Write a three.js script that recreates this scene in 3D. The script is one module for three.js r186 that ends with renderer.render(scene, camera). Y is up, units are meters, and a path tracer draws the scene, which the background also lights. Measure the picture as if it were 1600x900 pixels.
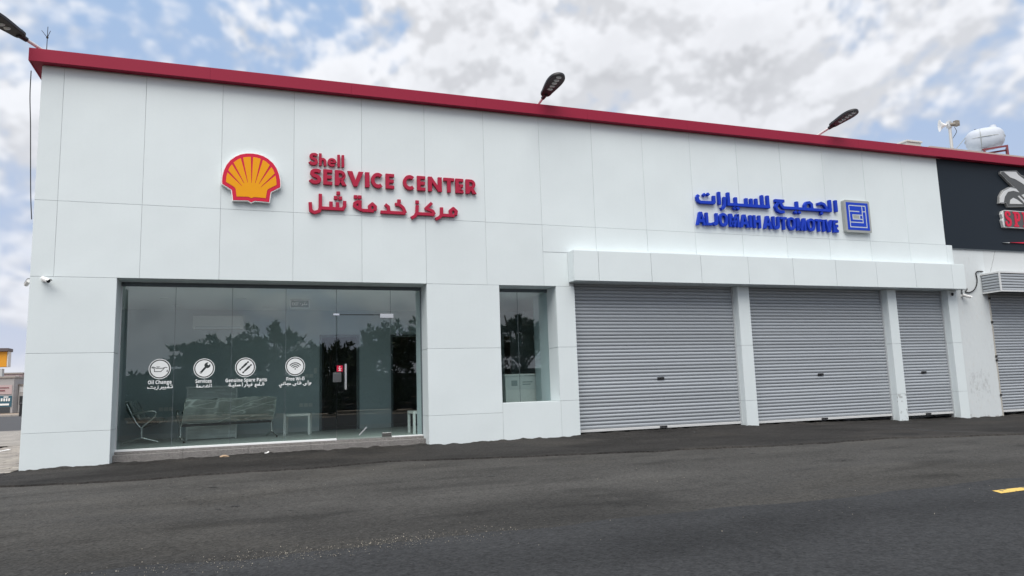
import * as THREE from 'three';
import { mergeGeometries, toCreasedNormals } from 'three/addons/utils/BufferGeometryUtils.js';
import { RoundedBoxGeometry } from 'three/addons/geometries/RoundedBoxGeometry.js';

// ------------------------------------------------------------------ camera
const V = (x, y, z) => new THREE.Vector3(x, y, z);
const scene = new THREE.Scene();
const camera = new THREE.PerspectiveCamera(43.09, 16 / 9, 0.1, 3000);
camera.position.set(2.988, 1.06, 13.681);
camera.up.set(-0.0165148, 0.99024667, 0.13834303);
camera.lookAt(V(2.988 + 0.34181365, 1.06 + 0.13561716, 13.681 - 0.92993087));

// ------------------------------------------------------------------ exposure, sun, sky
const EXPOSURE = 2.75;
const renderer = new THREE.WebGLRenderer({ antialias: true });
renderer.setSize(1024, 576);
renderer.toneMapping = THREE.LinearToneMapping;
renderer.toneMappingExposure = EXPOSURE;
renderer.shadowMap.enabled = true;

const SUN_DIR = V(-0.28, 0.88, 0.41).normalize();
const sun = new THREE.DirectionalLight(0xfffaf3, 1.5);
sun.position.copy(SUN_DIR).multiplyScalar(60).add(V(8, 0, 0));
sun.target.position.set(8, 0, 0);
sun.castShadow = true;
sun.shadow.radius = 115;
sun.shadow.mapSize.set(2048, 2048);
Object.assign(sun.shadow.camera, { left: -30, right: 30, top: 30, bottom: -30, near: 1, far: 140 });
sun.name = 'sun';
scene.add(sun, sun.target);

// seeded noise
function rng(seed) { let s = seed >>> 0; return () => { s = (s + 0x6d2b79f5) | 0; let t = Math.imul(s ^ (s >>> 15), 1 | s); t = (t + Math.imul(t ^ (t >>> 7), 61 | t)) ^ t; return ((t ^ (t >>> 14)) >>> 0) / 4294967296; }; }
function hash3(x, y, z) { let h = Math.imul(x, 374761393) ^ Math.imul(y, 668265263) ^ Math.imul(z, 2147483647 ^ 1013904223); h = Math.imul(h ^ (h >>> 13), 1274126177); h ^= h >>> 16; return (h >>> 0) / 4294967296; }
const fade = (t) => t * t * t * (t * (t * 6 - 15) + 10), mix = (a, b, t) => a + (b - a) * t;
const clamp01 = (x) => Math.min(1, Math.max(0, x)), sstep = (a, b, x) => { const t = clamp01((x - a) / (b - a)); return t * t * (3 - 2 * t); };
function noise3(x, y, z) {
  const i = Math.floor(x), j = Math.floor(y), k = Math.floor(z), u = fade(x - i), v = fade(y - j), w = fade(z - k);
  const l = (b, c) => mix(hash3(i, j + b, k + c), hash3(i + 1, j + b, k + c), u);
  return mix(mix(l(0, 0), l(1, 0), v), mix(l(0, 1), l(1, 1), v), w);
}
function fbm3(x, y, z, o) { let s = 0, a = 0.5, n = 0; for (let i = 0; i < o; i++) { s += a * noise3(x, y, z); n += a; a *= 0.5; x = x * 2.03 + 17.1; y = y * 2.03 + 5.3; z = z * 2.03 + 9.7; } return s / n; }
// tileable 2-D value noise on a lattice of `per` cells
function noiseT(x, y, per, seed) {
  const i = Math.floor(x), j = Math.floor(y), u = fade(x - i), v = fade(y - j), m = (a) => ((a % per) + per) % per;
  const h = (a, b) => hash3(m(a), m(b), seed);
  return mix(mix(h(i, j), h(i + 1, j), u), mix(h(i, j + 1), h(i + 1, j + 1), u), v);
}
function fbmT(u, v, per, o, seed) { let s = 0, a = 0.5, n = 0; for (let k = 0; k < o; k++) { s += a * noiseT(u * per, v * per, per, seed + k); n += a; a *= 0.5; per *= 2; } return s / n; }

// sky: broken cloud over blue, the cloud thickest ahead of the street's right half
{
  const W = 2048, H = 1024, data = new Float32Array(W * H * 4);
  const fwd = Math.atan2(-0.9299, 0.3418);
  const cover = (x, y, z, phi, E) => {
    const q = 1 / (0.30 + y), px = x * q, pz = z * q, wx = fbm3(px * 2.2 + 3.1, pz * 2.2, 7.7, 3) - 0.5, wz = fbm3(px * 2.2 - 8.2, pz * 2.2 + 4, 1.7, 3) - 0.5;
    const big = fbm3(px * 1.9 + wx * 0.9 + 11.3, pz * 1.9 + wz * 0.9 - 4.2, 2.5 + y * 3, 4);
    const fine = fbm3(x * 11 + wx * 2.0, y * 16 + wz * 2.0 + 3, z * 11, 6) * 0.72 + fbm3(x * 62 + wx * 5, y * 80 + 4, z * 62 + wz * 5, 3) * 0.28;
    const g = (p, e, sp, se) => Math.exp(-((phi - p) ** 2) / (2 * sp * sp) - ((E - e) ** 2) / (2 * se * se));
    return big * 0.55 + (fine - 0.5) * 0.92 + 0.265 + 0.23 * g(11, 24, 14, 10) + 0.11 * g(-9, 24, 8, 7) - 0.10 * g(-27, 26, 9, 6) - 0.12 * g(31, 14, 8, 6) + 0.05 * g(-36, 14, 6, 6) + 0.05 * g(34, 28, 5, 5);
  };
  for (let r = 0; r < H; r++) {
    const el = ((r + 0.5) / H - 0.5) * Math.PI, y = Math.sin(el), ce = Math.cos(el), E = el * 180 / Math.PI;
    for (let c = 0; c < W; c++) {
      const az = ((c + 0.5) / W - 0.5) * 2 * Math.PI, x = Math.cos(az) * ce, z = Math.sin(az) * ce;
      let phi = (az - fwd) * 180 / Math.PI; phi = ((phi + 540) % 360) - 180;
      const up = Math.max(0, y), o = (r * W + c) * 4;
      // clear air: deeper blue overhead, pale and slightly lavender at the horizon
      const h = Math.exp(-up * 3.2);
      let R = mix(0.31, 0.60, h), G = mix(0.49, 0.65, h), B = mix(0.765, 0.80, h);
      // cloud cover, shaded by how much cloud lies above each point
      if (y > 0) {
        const c0 = cover(x, y, z, phi, E), e2 = el + 0.028, ce2 = Math.cos(e2), c1 = cover(Math.cos(az) * ce2, Math.sin(e2), Math.sin(az) * ce2, phi, E + 1.6);
        const a = sstep(0.37, 0.62, c0), thick = sstep(0.60, 0.92, c0);
        const lum = 0.86 - 0.12 * thick + Math.max(-0.13, Math.min(0.13, (c0 - c1) * 1.7));
        const k = a * (0.96 - 0.35 * h * h);
        R = mix(R, lum * 0.985, k); G = mix(G, lum * 0.995, k); B = mix(B, lum * 1.03, k);
      }
      // whitish veil low down
      const veil = Math.exp(-up * 9) * 0.65;
      R = mix(R, 0.70, veil); G = mix(G, 0.715, veil); B = mix(B, 0.79, veil);
      if (y < 0) { const d = clamp01(-y * 12); R = mix(R, 0.16, d); G = mix(G, 0.155, d); B = mix(B, 0.15, d); }
      data[o] = R / EXPOSURE; data[o + 1] = G / EXPOSURE; data[o + 2] = B / EXPOSURE; data[o + 3] = 1;
    }
  }
  const sky = new THREE.DataTexture(data, W, H, THREE.RGBAFormat, THREE.FloatType);
  sky.mapping = THREE.EquirectangularReflectionMapping; sky.magFilter = THREE.LinearFilter; sky.minFilter = THREE.LinearFilter; sky.needsUpdate = true;
  scene.background = sky; scene.environment = sky;
}

// ------------------------------------------------------------------ object helpers
const used = new Map();
const numbered = (n) => { const k = used.get(n) || 0; used.set(n, k + 1); return k ? n + '_' + String(k).padStart(3, '0') : n; };
function tag(o, label, category, group, kind) { if (label) o.userData.label = label; if (category) o.userData.category = category; if (group) o.userData.group = group; if (kind) o.userData.kind = kind; return o; }
function thing(name, label, category, pos = [0, 0, 0], group) { const o = new THREE.Group(); o.name = numbered(name); o.position.set(...pos); scene.add(o); return tag(o, label, category, group); }
function mesh(name, geo, mat, parent) {
  const g = Array.isArray(geo) ? mergeGeometries(geo.map((q) => { const n = q.index ? q.toNonIndexed() : q.clone(); for (const k of Object.keys(n.attributes)) if (!['position', 'normal', 'uv'].includes(k)) n.deleteAttribute(k); return n; })) : geo;
  const m = new THREE.Mesh(g, mat); m.name = parent === scene ? numbered(name) : name; m.castShadow = m.receiveShadow = true; parent.add(m); return m;
}
function struct(name, geo, mat) { return tag(mesh(name, geo, mat, scene), null, null, null, 'structure'); }
function copyOf(o, label, pos, rotY = 0, group) { const c = o.clone(); c.name = numbered(o.name.replace(/_\d{3}$/, '')); c.userData = { ...o.userData, label }; if (group) c.userData.group = group; c.position.set(...pos); c.rotation.set(0, rotY, 0); scene.add(c); return c; }
// boxes with uv in metres
function metricUV(g) {
  const p = g.attributes.position, n = g.attributes.normal, uv = new Float32Array(p.count * 2);
  for (let i = 0; i < p.count; i++) {
    const ax = Math.abs(n.getX(i)), ay = Math.abs(n.getY(i)), az = Math.abs(n.getZ(i));
    const [a, b] = az >= ax && az >= ay ? [p.getX(i), p.getY(i)] : ax >= ay ? [p.getZ(i), p.getY(i)] : [p.getX(i), p.getZ(i)];
    uv[2 * i] = a; uv[2 * i + 1] = b;
  }
  g.setAttribute('uv', new THREE.BufferAttribute(uv, 2)); return g;
}
function box(x0, x1, y0, y1, z0, z1) { const g = new THREE.BoxGeometry(x1 - x0, y1 - y0, z1 - z0); g.translate((x0 + x1) / 2, (y0 + y1) / 2, (z0 + z1) / 2); return metricUV(g); }
function rbox(x0, x1, y0, y1, z0, z1, r = 0.004, s = 2) { const g = new RoundedBoxGeometry(x1 - x0, y1 - y0, z1 - z0, s, r); g.translate((x0 + x1) / 2, (y0 + y1) / 2, (z0 + z1) / 2); return metricUV(g); }
function cyl(a, b, r0, r1 = r0, seg = 12) {
  const d = V(...b).sub(V(...a)), g = new THREE.CylinderGeometry(r1, r0, d.length(), seg); g.translate(0, d.length() / 2, 0);
  g.applyQuaternion(new THREE.Quaternion().setFromUnitVectors(V(0, 1, 0), d.clone().normalize())); g.translate(...a); return g;
}
function tube(pts, r, seg = 24, rad = 8, closed = false) { return new THREE.TubeGeometry(new THREE.CatmullRomCurve3(pts.map((p) => V(...p)), closed), seg, r, rad, closed); }
function extrude(shape, depth, bevel = 0, z = 0, seg = 1) { const g = new THREE.ExtrudeGeometry(shape, { depth: depth - 2 * bevel, bevelEnabled: bevel > 0, bevelThickness: bevel, bevelSize: bevel * 0.8, bevelOffset: -bevel * 0.8, bevelSegments: seg, curveSegments: 16 }); g.translate(0, 0, z + bevel); return g; }
const poly = (pts) => new THREE.Shape(pts.map((p) => new THREE.Vector2(p[0], p[1])));

// outlines of anything drawn on a canvas (metres, y up), as shapes with holes
function outlines(x0, x1, y0, y1, ppm, draw) {
  const W = Math.ceil((x1 - x0) * ppm) + 4, H = Math.ceil((y1 - y0) * ppm) + 4, cv = document.createElement('canvas'); cv.width = W; cv.height = H;
  const c = cv.getContext('2d'); c.setTransform(ppm, 0, 0, -ppm, 2 - x0 * ppm, H - 2 + y0 * ppm); c.fillStyle = c.strokeStyle = '#fff'; draw(c);
  const d = c.getImageData(0, 0, W, H).data, A = (x, y) => d[(y * W + x) * 4 + 3] / 255 - 0.5, segs = new Map(), pts = new Map();
  const P = (x, y, e) => { const k = (y * W + x) * 2 + e; if (!pts.has(k)) { const a = A(x, y), b = e ? A(x, y + 1) : A(x + 1, y), t = a / (a - b); pts.set(k, e ? [x, y + t] : [x + t, y]); } return k; };
  for (let y = 0; y < H - 1; y++) for (let x = 0; x < W - 1; x++) {
    const i = (A(x, y) > 0 ? 1 : 0) | (A(x + 1, y) > 0 ? 2 : 0) | (A(x + 1, y + 1) > 0 ? 4 : 0) | (A(x, y + 1) > 0 ? 8 : 0);
    if (i === 0 || i === 15) continue;
    const T = () => P(x, y, 0), Bm = () => P(x, y + 1, 0), L = () => P(x, y, 1), Rr = () => P(x + 1, y, 1);
    const put = (a, b) => segs.set(a, b);
    switch (i) {
      case 1: put(L(), T()); break; case 2: put(T(), Rr()); break; case 3: put(L(), Rr()); break; case 4: put(Rr(), Bm()); break;
      case 5: put(L(), T()); put(Rr(), Bm()); break; case 6: put(T(), Bm()); break; case 7: put(L(), Bm()); break; case 8: put(Bm(), L()); break;
      case 9: put(Bm(), T()); break; case 10: put(T(), Rr()); put(Bm(), L()); break; case 11: put(Bm(), Rr()); break; case 12: put(Rr(), L()); break;
      case 13: put(Rr(), T()); break; case 14: put(T(), L()); break;
    }
  }
  const loops = [];
  while (segs.size) {
    const start = segs.keys().next().value; let k = start; const loop = [];
    while (segs.has(k)) { loop.push(pts.get(k)); const n = segs.get(k); segs.delete(k); k = n; }
    if (loop.length > 6) loops.push(loop);
  }
  const dp = (a, tol) => { if (a.length < 3) return a; let m = 0, at = 0; const [p, q] = [a[0], a[a.length - 1]], l = Math.hypot(q[0] - p[0], q[1] - p[1]) || 1e-9; for (let i = 1; i < a.length - 1; i++) { const e = Math.abs((q[0] - p[0]) * (p[1] - a[i][1]) - (p[0] - a[i][0]) * (q[1] - p[1])) / l; if (e > m) { m = e; at = i; } } return m > tol ? dp(a.slice(0, at + 1), tol).slice(0, -1).concat(dp(a.slice(at), tol)) : [p, q]; };
  const res = loops.map((l) => { let far = 0, fd = 0; l.forEach((p, i) => { const e = Math.hypot(p[0] - l[0][0], p[1] - l[0][1]); if (e > fd) { fd = e; far = i; } }); const s = dp(l.slice(0, far + 1), 0.3).slice(0, -1).concat(dp(l.slice(far).concat([l[0]]), 0.3).slice(0, -1)); return s.map(([x, y]) => new THREE.Vector2(x0 + (x + 0.5 - 2) / ppm, y0 + (H - 2 - y - 0.5) / ppm)); }).filter((l) => l.length > 2);
  const inside = (p, l) => { let c2 = false; for (let i = 0, j = l.length - 1; i < l.length; j = i++) if ((l[i].y > p.y) !== (l[j].y > p.y) && p.x < (l[j].x - l[i].x) * (p.y - l[i].y) / (l[j].y - l[i].y) + l[i].x) c2 = !c2; return c2; };
  const depth = res.map((l) => res.filter((m) => m !== l && inside(l[0], m)).length), shapes = [];
  res.forEach((l, i) => { if (depth[i] % 2 === 0) { const s = new THREE.Shape(l); res.forEach((m, j) => { if (depth[j] === depth[i] + 1 && inside(m[0], l)) s.holes.push(new THREE.Path(m)); }); s.userData = { x: Math.min(...l.map((p) => p.x)) }; shapes.push(s); } });
  return shapes.sort((a, b) => a.userData.x - b.userData.x);
}
const line = (c, pts, w, cap = 'butt', join = 'miter') => { c.lineWidth = w; c.lineCap = cap; c.lineJoin = join; c.beginPath(); pts.forEach((p, i) => (i ? c.lineTo(p[0], p[1]) : c.moveTo(p[0], p[1]))); c.stroke(); };
const area = (c, pts) => { c.beginPath(); pts.forEach((p, i) => (i ? c.lineTo(p[0], p[1]) : c.moveTo(p[0], p[1]))); c.closePath(); c.fill(); };
const word = (c, text, x, y, h, font, w, grow = 0, align = 'left') => { c.save(); c.translate(x, y); const px = 100; c.font = px + 'px ' + font; const k = h / 71, m = c.measureText(text).width; const kx = w ? w / m : k; c.scale(kx, -k); c.textAlign = 'left'; const ox = align === 'center' ? -m / 2 : 0; c.fillText(text, ox, 0); if (grow) { c.lineJoin = 'round'; c.lineWidth = grow; c.strokeText(text, ox, 0); } c.restore(); };

// ------------------------------------------------------------------ textures and materials
const toS = (l) => { l = clamp01(l); return Math.round(255 * (l <= 0.0031308 ? l * 12.92 : 1.055 * Math.pow(l, 1 / 2.4) - 0.055)); };
function colourTex(N, metres, fn) { // fn(u, v) -> linear rgb, tiling
  const d = new Uint8Array(N * N * 4);
  for (let y = 0; y < N; y++) for (let x = 0; x < N; x++) { const c = fn(x / N, y / N), o = (y * N + x) * 4; d[o] = toS(c[0]); d[o + 1] = toS(c[1]); d[o + 2] = toS(c[2]); d[o + 3] = 255; }
  const t = new THREE.DataTexture(d, N, N); t.colorSpace = THREE.SRGBColorSpace; t.wrapS = t.wrapT = THREE.RepeatWrapping; t.magFilter = THREE.LinearFilter; t.minFilter = THREE.LinearMipmapLinearFilter; t.generateMipmaps = true; t.repeat.set(1 / metres, 1 / metres); t.needsUpdate = true; return t;
}
function greyTex(N, metres, fn) { const d = new Uint8Array(N * N * 4); for (let y = 0; y < N; y++) for (let x = 0; x < N; x++) { const g = Math.round(255 * clamp01(fn(x / N, y / N))), o = (y * N + x) * 4; d[o] = d[o + 1] = d[o + 2] = g; d[o + 3] = 255; } const t = new THREE.DataTexture(d, N, N); t.wrapS = t.wrapT = THREE.RepeatWrapping; t.magFilter = THREE.LinearFilter; t.repeat.set(1 / metres, 1 / metres); t.needsUpdate = true; return t; }
const lin = (r, g, b) => new THREE.Color().setRGB(r, g, b);
const std = (r, g, b, rough = 0.6, metal = 0, extra = {}) => new THREE.MeshStandardMaterial({ color: lin(r, g, b), roughness: rough, metalness: metal, ...extra });
const matte = (r, g, b, rough = 0.6, spec = 0.35) => new THREE.MeshPhysicalMaterial({ color: lin(r, g, b), roughness: rough, specularIntensity: spec });

const grainN = 1024;
const asphaltGrain = (amp, seed, flecks) => (u, v) => {
  const f = noiseT(u * 340, v * 340, 340, seed), m = fbmT(u, v, 150, 3, seed + 20), l = fbmT(u, v, 5, 4, seed + 40);
  const fl = flecks && noiseT(u * 500, v * 500, 500, seed + 77) > 1 - flecks ? 0.9 : 0;
  return 1 + amp * ((f - 0.5) * 0.7 + (m - 0.5) * 0.9) + (l - 0.5) * 0.35 + fl;
};
function asphalt(r, g, b, amp, seed, flecks, rough) {
  const fn = asphaltGrain(amp, seed, flecks);
  return new THREE.MeshPhysicalMaterial({ specularIntensity: 0.35, map: colourTex(grainN, 3.7, (u, v) => { const k = fn(u, v) * 0.5; return [k, k, k]; }), color: lin(r * 2, g * 2, b * 2), vertexColors: true, roughness: rough, bumpMap: greyTex(512, 1.9, (u, v) => 0.5 + (fbmT(u, v, 90, 3, seed + 5) - 0.5) * 1.2), bumpScale: 0.006 });
}
const M = {
  apron: asphalt(0.024, 0.0228, 0.0218, 1.3, 11, 0.004, 0.9),
  lane: asphalt(0.0535, 0.052, 0.049, 0.9, 31, 0.01, 0.9),
  road: asphalt(0.0315, 0.0325, 0.034, 0.9, 51, 0.003, 0.82),
  sand: new THREE.MeshStandardMaterial({ map: colourTex(512, 9, (u, v) => { const k = 0.7 + 0.6 * fbmT(u, v, 8, 6, 91); return [0.27 * k, 0.215 * k, 0.165 * k]; }), roughness: 1 }),
  sealant: std(0.46, 0.49, 0.50, 0.9),
  fascia: matte(0.29, 0.018, 0.047, 0.5),
  steel: std(0.55, 0.55, 0.54, 0.32, 0.95), chrome: std(0.75, 0.75, 0.74, 0.12, 1), alu: std(0.62, 0.64, 0.65, 0.4, 0.6),
  darkAlu: std(0.13, 0.155, 0.17, 0.4, 0.3), black: std(0.012, 0.012, 0.014, 0.5), rubber: std(0.02, 0.02, 0.022, 0.85),
  shutter: std(0.395, 0.425, 0.455, 0.46, 0.15), shutterRail: std(0.70, 0.71, 0.71, 0.45, 0.2),
  red: matte(0.40, 0.020, 0.055, 0.5), redFace: matte(0.60, 0.020, 0.06, 0.45), yellow: matte(0.80, 0.34, 0.008, 0.45), white: std(0.80, 0.80, 0.79, 0.4),
  blue: matte(0.010, 0.045, 0.46, 0.45), blueFace: matte(0.012, 0.055, 0.50, 0.45), logoGrey: std(0.33, 0.35, 0.34, 0.4),
  vinyl: std(0.82, 0.84, 0.84, 0.55), ink: std(0.02, 0.028, 0.03, 0.6), 
  glass: new THREE.MeshPhysicalMaterial({ color: lin(0.92, 0.975, 0.965), roughness: 0.0, transmission: 1, thickness: 0, ior: 1.75 }),
  inWall: std(0.56, 0.63, 0.66, 0.85), ceiling: std(0.84, 0.84, 0.82, 0.9), inFloor: std(0.55, 0.58, 0.56, 0.35), darkDoor: std(0.018, 0.022, 0.03, 0.5),
  pole: std(0.70, 0.69, 0.67, 0.6, 0.0), tank: std(0.46, 0.50, 0.56, 0.55), plaster2: std(0.56, 0.59, 0.60, 0.9),
  concrete: std(0.34, 0.31, 0.28, 0.95),
};
const concreteTex = colourTex(256, 0.9, (u, v) => { const k = 0.52 + 0.35 * (fbmT(u, v, 8, 5, 41) - 0.5); return [k, k, k]; });
// cladding: coated sheet, faintly uneven
const cladBump = greyTex(256, 2.6, (u, v) => fbmT(u, v, 3, 3, 5)), cladTex = colourTex(512, 3.1, (u, v) => { const k = 0.955 + 0.05 * fbmT(u, v, 5, 5, 63) + 0.012 * fbmT(u, v, 120, 2, 64) + 0.010 * (noiseT(u * 90, v * 3, 90, 65) - 0.5) * noiseT(u * 20, v * 6, 60, 66); return [k * 0.97, k * 0.97, k * 0.97]; });
const clad = [0.985, 1, 1.012].map((k) => new THREE.MeshPhysicalMaterial({ color: lin(0.72 * k, 0.785 * k, 0.80 * k), map: cladTex, roughness: 0.42, bumpMap: cladBump, bumpScale: 0.009, specularIntensity: 0.6 }));
const R1 = rng(12345);
const cladAny = () => clad[Math.floor(R1() * 3)];

// ------------------------------------------------------------------ ground
const apronEdge = [[-7, 1.9], [-2, 2.15], [0, 2.3], [1.57, 2.74], [3.15, 2.85], [4.93, 2.69], [6.75, 3.19], [8.68, 3.63], [10.6, 4.17], [13.1, 4.29], [15.5, 4.7], [22, 5.6], [40, 6.6]];
const interp = (t, x) => { for (let i = 1; i < t.length; i++) if (x <= t[i][0]) { const k = clamp01((x - t[i - 1][0]) / (t[i][0] - t[i - 1][0])); return mix(t[i - 1][1], t[i][1], k); } return t[t.length - 1][1]; };
function gh(x, z) { // height of the ground
  let h = 0.028 * sstep(-1, 5, x) - 0.125 * sstep(12.5, 20.3, x);
  h *= 1 - sstep(2, 9, z);
  if (x > 9.2 && x < 26) h += 0.03 * (1 - sstep(-0.3, 0.25, z)) * sstep(9.2, 9.5, x);
  h += 0.018 * (noise3(x * 0.7, 3, z * 0.7) - 0.5) + 0.006 * (noise3(x * 3, 8, z * 3) - 0.5);
  h -= 0.03 * sstep(8.5, 14, z);
  return h;
}
function sheet(nx, nz, xAt, zAt, off, colour) {
  const pos = [], uv = [], col = [], idx = [];
  for (let j = 0; j <= nz; j++) for (let i = 0; i <= nx; i++) {
    const x = xAt(i / nx), z = zAt(x, j / nz), y = gh(x, z) + (typeof off === 'function' ? off(x, z, j / nz) : off); pos.push(x, y, z); uv.push(x, z);
    const c = colour ? colour(x, z) : 1; if (Array.isArray(c)) col.push(...c); else col.push(c, c, c);
  }
  for (let j = 0; j < nz; j++) for (let i = 0; i < nx; i++) { const a = j * (nx + 1) + i, b = a + 1, c = a + nx + 1, d = c + 1; idx.push(a, c, b, b, c, d); }
  const g = new THREE.BufferGeometry(); g.setAttribute('position', new THREE.Float32BufferAttribute(pos, 3)); g.setAttribute('uv', new THREE.Float32BufferAttribute(uv, 2)); g.setAttribute('color', new THREE.Float32BufferAttribute(col, 3)); g.setIndex(idx); g.computeVertexNormals(); return g;
}
// wide sandy ground to the horizon (below the paved sheets)
{ const g = new THREE.PlaneGeometry(4000, 4000); g.rotateX(-Math.PI / 2); g.translate(0, -0.16, 0); const p = g.attributes.position, u = g.attributes.uv; for (let i = 0; i < p.count; i++) u.setXY(i, p.getX(i), p.getZ(i)); struct('ground', g, M.sand); }
const roadEdge = (x) => 8.25 + 0.012 * (x - 4) + 0.16 * (noise3(x * 0.9, 1, 4) - 0.5) + 0.10 * (noise3(x * 5, 1, 9) - 0.5);
const patch = (x, z, sx, sz, s) => fbm3(x * sx, s, z * sz, 5);
struct('asphalt_lane', sheet(320, 90, (t) => mix(-9, 42, t), (x, t) => mix(1.4, 9.4, t), 0, (x, z) => {
  let k = 0.70 + 0.60 * patch(x, z, 0.55, 1.1, 1.3) + 0.22 * (patch(x, z, 0.8, 6, 4.1) - 0.5);
  k -= 0.22 * sstep(0.60, 0.70, patch(x, z, 1.1, 3.2, 12.2));           // oil and damp stains
  k -= 0.34 * sstep(5.6, 8.2, z + 1.6 * (patch(x, z, 0.5, 0.9, 6.6) - 0.5)) * 0.9;  // darker wheel lane
  const dust = 0.10 * sstep(0.5, 0.62, patch(x, z, 0.4, 0.8, 33.3));
  return [k + dust * 1.1, k + dust, k + dust * 0.8];
}), M.lane);
struct('road', sheet(200, 60, (t) => mix(-40, 60, t), (x, t) => mix(roadEdge(x), 23, t), (x, z, t) => (t < 0.001 ? -0.004 : 0.009), (x, z) => { let k = 0.75 + 0.45 * patch(x, z, 0.3, 1.4, 2.2) + 0.22 * (patch(x, z, 0.9, 8, 8.8) - 0.5); k -= 0.15 * sstep(0.57, 0.68, patch(x, z, 0.5, 2.4, 71)); return k; }), M.road);
// newer, darker asphalt along the buildings; its broken front edge stands a little proud
const apronFront = (x) => interp(apronEdge, x) + 0.10 * (noise3(x * 1.7, 2, 2) - 0.5) + 0.07 * (noise3(x * 7, 2, 5) - 0.5);
struct('asphalt_apron', sheet(1300, 60, (t) => mix(-7, 42, t), (x, t) => { const b = x < -0.36 ? 0.36 + 0.1 * (noise3(x * 3, 1, 1) - 0.5) : -0.9; return t >= 0.985 ? apronFront(x) + 0.012 : mix(b, apronFront(x), t / 0.984); }, (x, z, t) => (t > 0.985 ? -0.008 : 0.02 + (z < 0.2 ? 0.075 * (fbm3(x * 7, 3, z * 7, 5) - 0.43) : 0)), (x, z) => {
  let k = 0.62 + 0.75 * patch(x, z, 0.8, 1.4, 21.1) + 0.3 * (patch(x, z, 3, 5, 5.5) - 0.5);
  k -= 0.18 * sstep(0.58, 0.66, patch(x, z, 0.7, 2.0, 44));
  const dust = 0.35 * sstep(0.54, 0.68, patch(x, z, 0.6, 0.7, 61));
  return [k + dust * 1.05, k + dust * 0.98, k + dust * 0.86];
}), M.apron);
// cracks in the apron where the shutters' thresholds end (thin raised-and-sunk ridges of tar)
function ridge(name, pts, w, h, mat) {
  const pos = [], idx = []; const c = new THREE.CatmullRomCurve3(pts.map((p) => V(p[0], 0, p[1]))), n = pts.length * 8;
  for (let i = 0; i <= n; i++) { const p = c.getPoint(i / n), t = c.getTangent(i / n), nx = -t.z, nz = t.x, e = Math.sin(Math.PI * i / n), ww = w * (0.4 + 0.6 * e) * (0.7 + 0.6 * noise3(i * 0.9, 1, w * 99)); for (const s of [-1, 0, 1]) { const x = p.x + nx * ww * s, z = p.z + nz * ww * s; pos.push(x, gh(x, z) + 0.0195 + (s ? -0.002 : h * e), z); } }
  for (let i = 0; i < n; i++) for (const s of [0, 1]) { const a = i * 3 + s; idx.push(a, a + 1, a + 3, a + 1, a + 4, a + 3); }
  const g = new THREE.BufferGeometry(); g.setAttribute('position', new THREE.Float32BufferAttribute(pos, 3)); g.setIndex(idx); g.computeVertexNormals();
  return mesh(name, g, mat, scene);
}
const tar = std(0.013, 0.013, 0.014, 0.7, 0, { side: THREE.DoubleSide });
tag(ridge('tar_seam', [[14.9, 1.6], [15.35, 2.5], [15.2, 3.4], [15.6, 4.4]], 0.05, 0.012, tar), 'dark tar seam crossing the asphalt in front of the narrow shutter', 'tar seam');
tag(ridge('tar_seam', [[11.35, 0.15], [11.7, 0.5], [11.5, 0.85], [11.3, 0.9]], 0.02, 0.008, tar), 'short curved tar seam below the wide shutter beside the window', 'tar seam');

// yellow lane marking on the road
tag(mesh('road_marking', (() => { const g = sheet(30, 2, (t) => mix(9.22, 12.6, t), (x, t) => mix(8.83, 8.955, t) + 0.01 * (x - 9.2) + 0.012 * (noise3(x * 9, t * 3, 4) - 0.5), 0.0135); const p = g.attributes.position; for (let i = 0; i < p.count; i++) if (p.getX(i) < 9.23) p.setX(i, 9.22 + (8.955 - p.getZ(i)) * 0.5 + 0.02 * (noise3(p.getZ(i) * 60, 1, 1) - 0.5)); return g; })(), new THREE.MeshStandardMaterial({ map: colourTex(256, 0.5, (u, v) => { const w = sstep(0.60, 0.72, fbmT(u, v, 12, 4, 7)); return [mix(0.62, 0.10, w), mix(0.42, 0.085, w), mix(0.10, 0.06, w)]; }), roughness: 0.8 }), scene), 'yellow painted dash on the dark road at the right edge', 'road marking');
// loose chippings along the edge of the road
{
  const r = rng(77), g = new THREE.IcosahedronGeometry(1, 0), n = 1700, im = new THREE.InstancedMesh(g, new THREE.MeshStandardMaterial({ color: lin(0.24, 0.225, 0.20), roughness: 0.95 }), n), m = new THREE.Matrix4(), q = new THREE.Quaternion(), e = new THREE.Euler();
  for (let i = 0; i < n; i++) {
    let x, z; if (i < 1050) { x = 3.5 + 1.5 * (r() + r() + r() - 1.5); z = 8.38 + 0.32 * (r() + r() - 1) - (x - 3.5) * 0.05; } else { x = mix(-2, 14, r()); z = mix(1, 10.5, r()); }
    const s = 0.0013 + 0.0034 * r() ** 3; e.set(r() * 6, r() * 6, r() * 6); q.setFromEuler(e);
    m.compose(V(x, gh(x, z) + 0.013 + s * 0.3, z), q, V(s * (0.7 + 0.6 * r()), s * 0.6, s)); im.setMatrixAt(i, m); const k = 0.5 + r(); im.setColorAt(i, lin(k, k * 0.97, k * 0.9));
  }
  im.name = 'gravel'; im.castShadow = im.receiveShadow = true; im.userData = { kind: 'stuff', label: 'pale loose chippings scattered along the edge of the road', category: 'gravel' }; scene.add(im);
}
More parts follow.
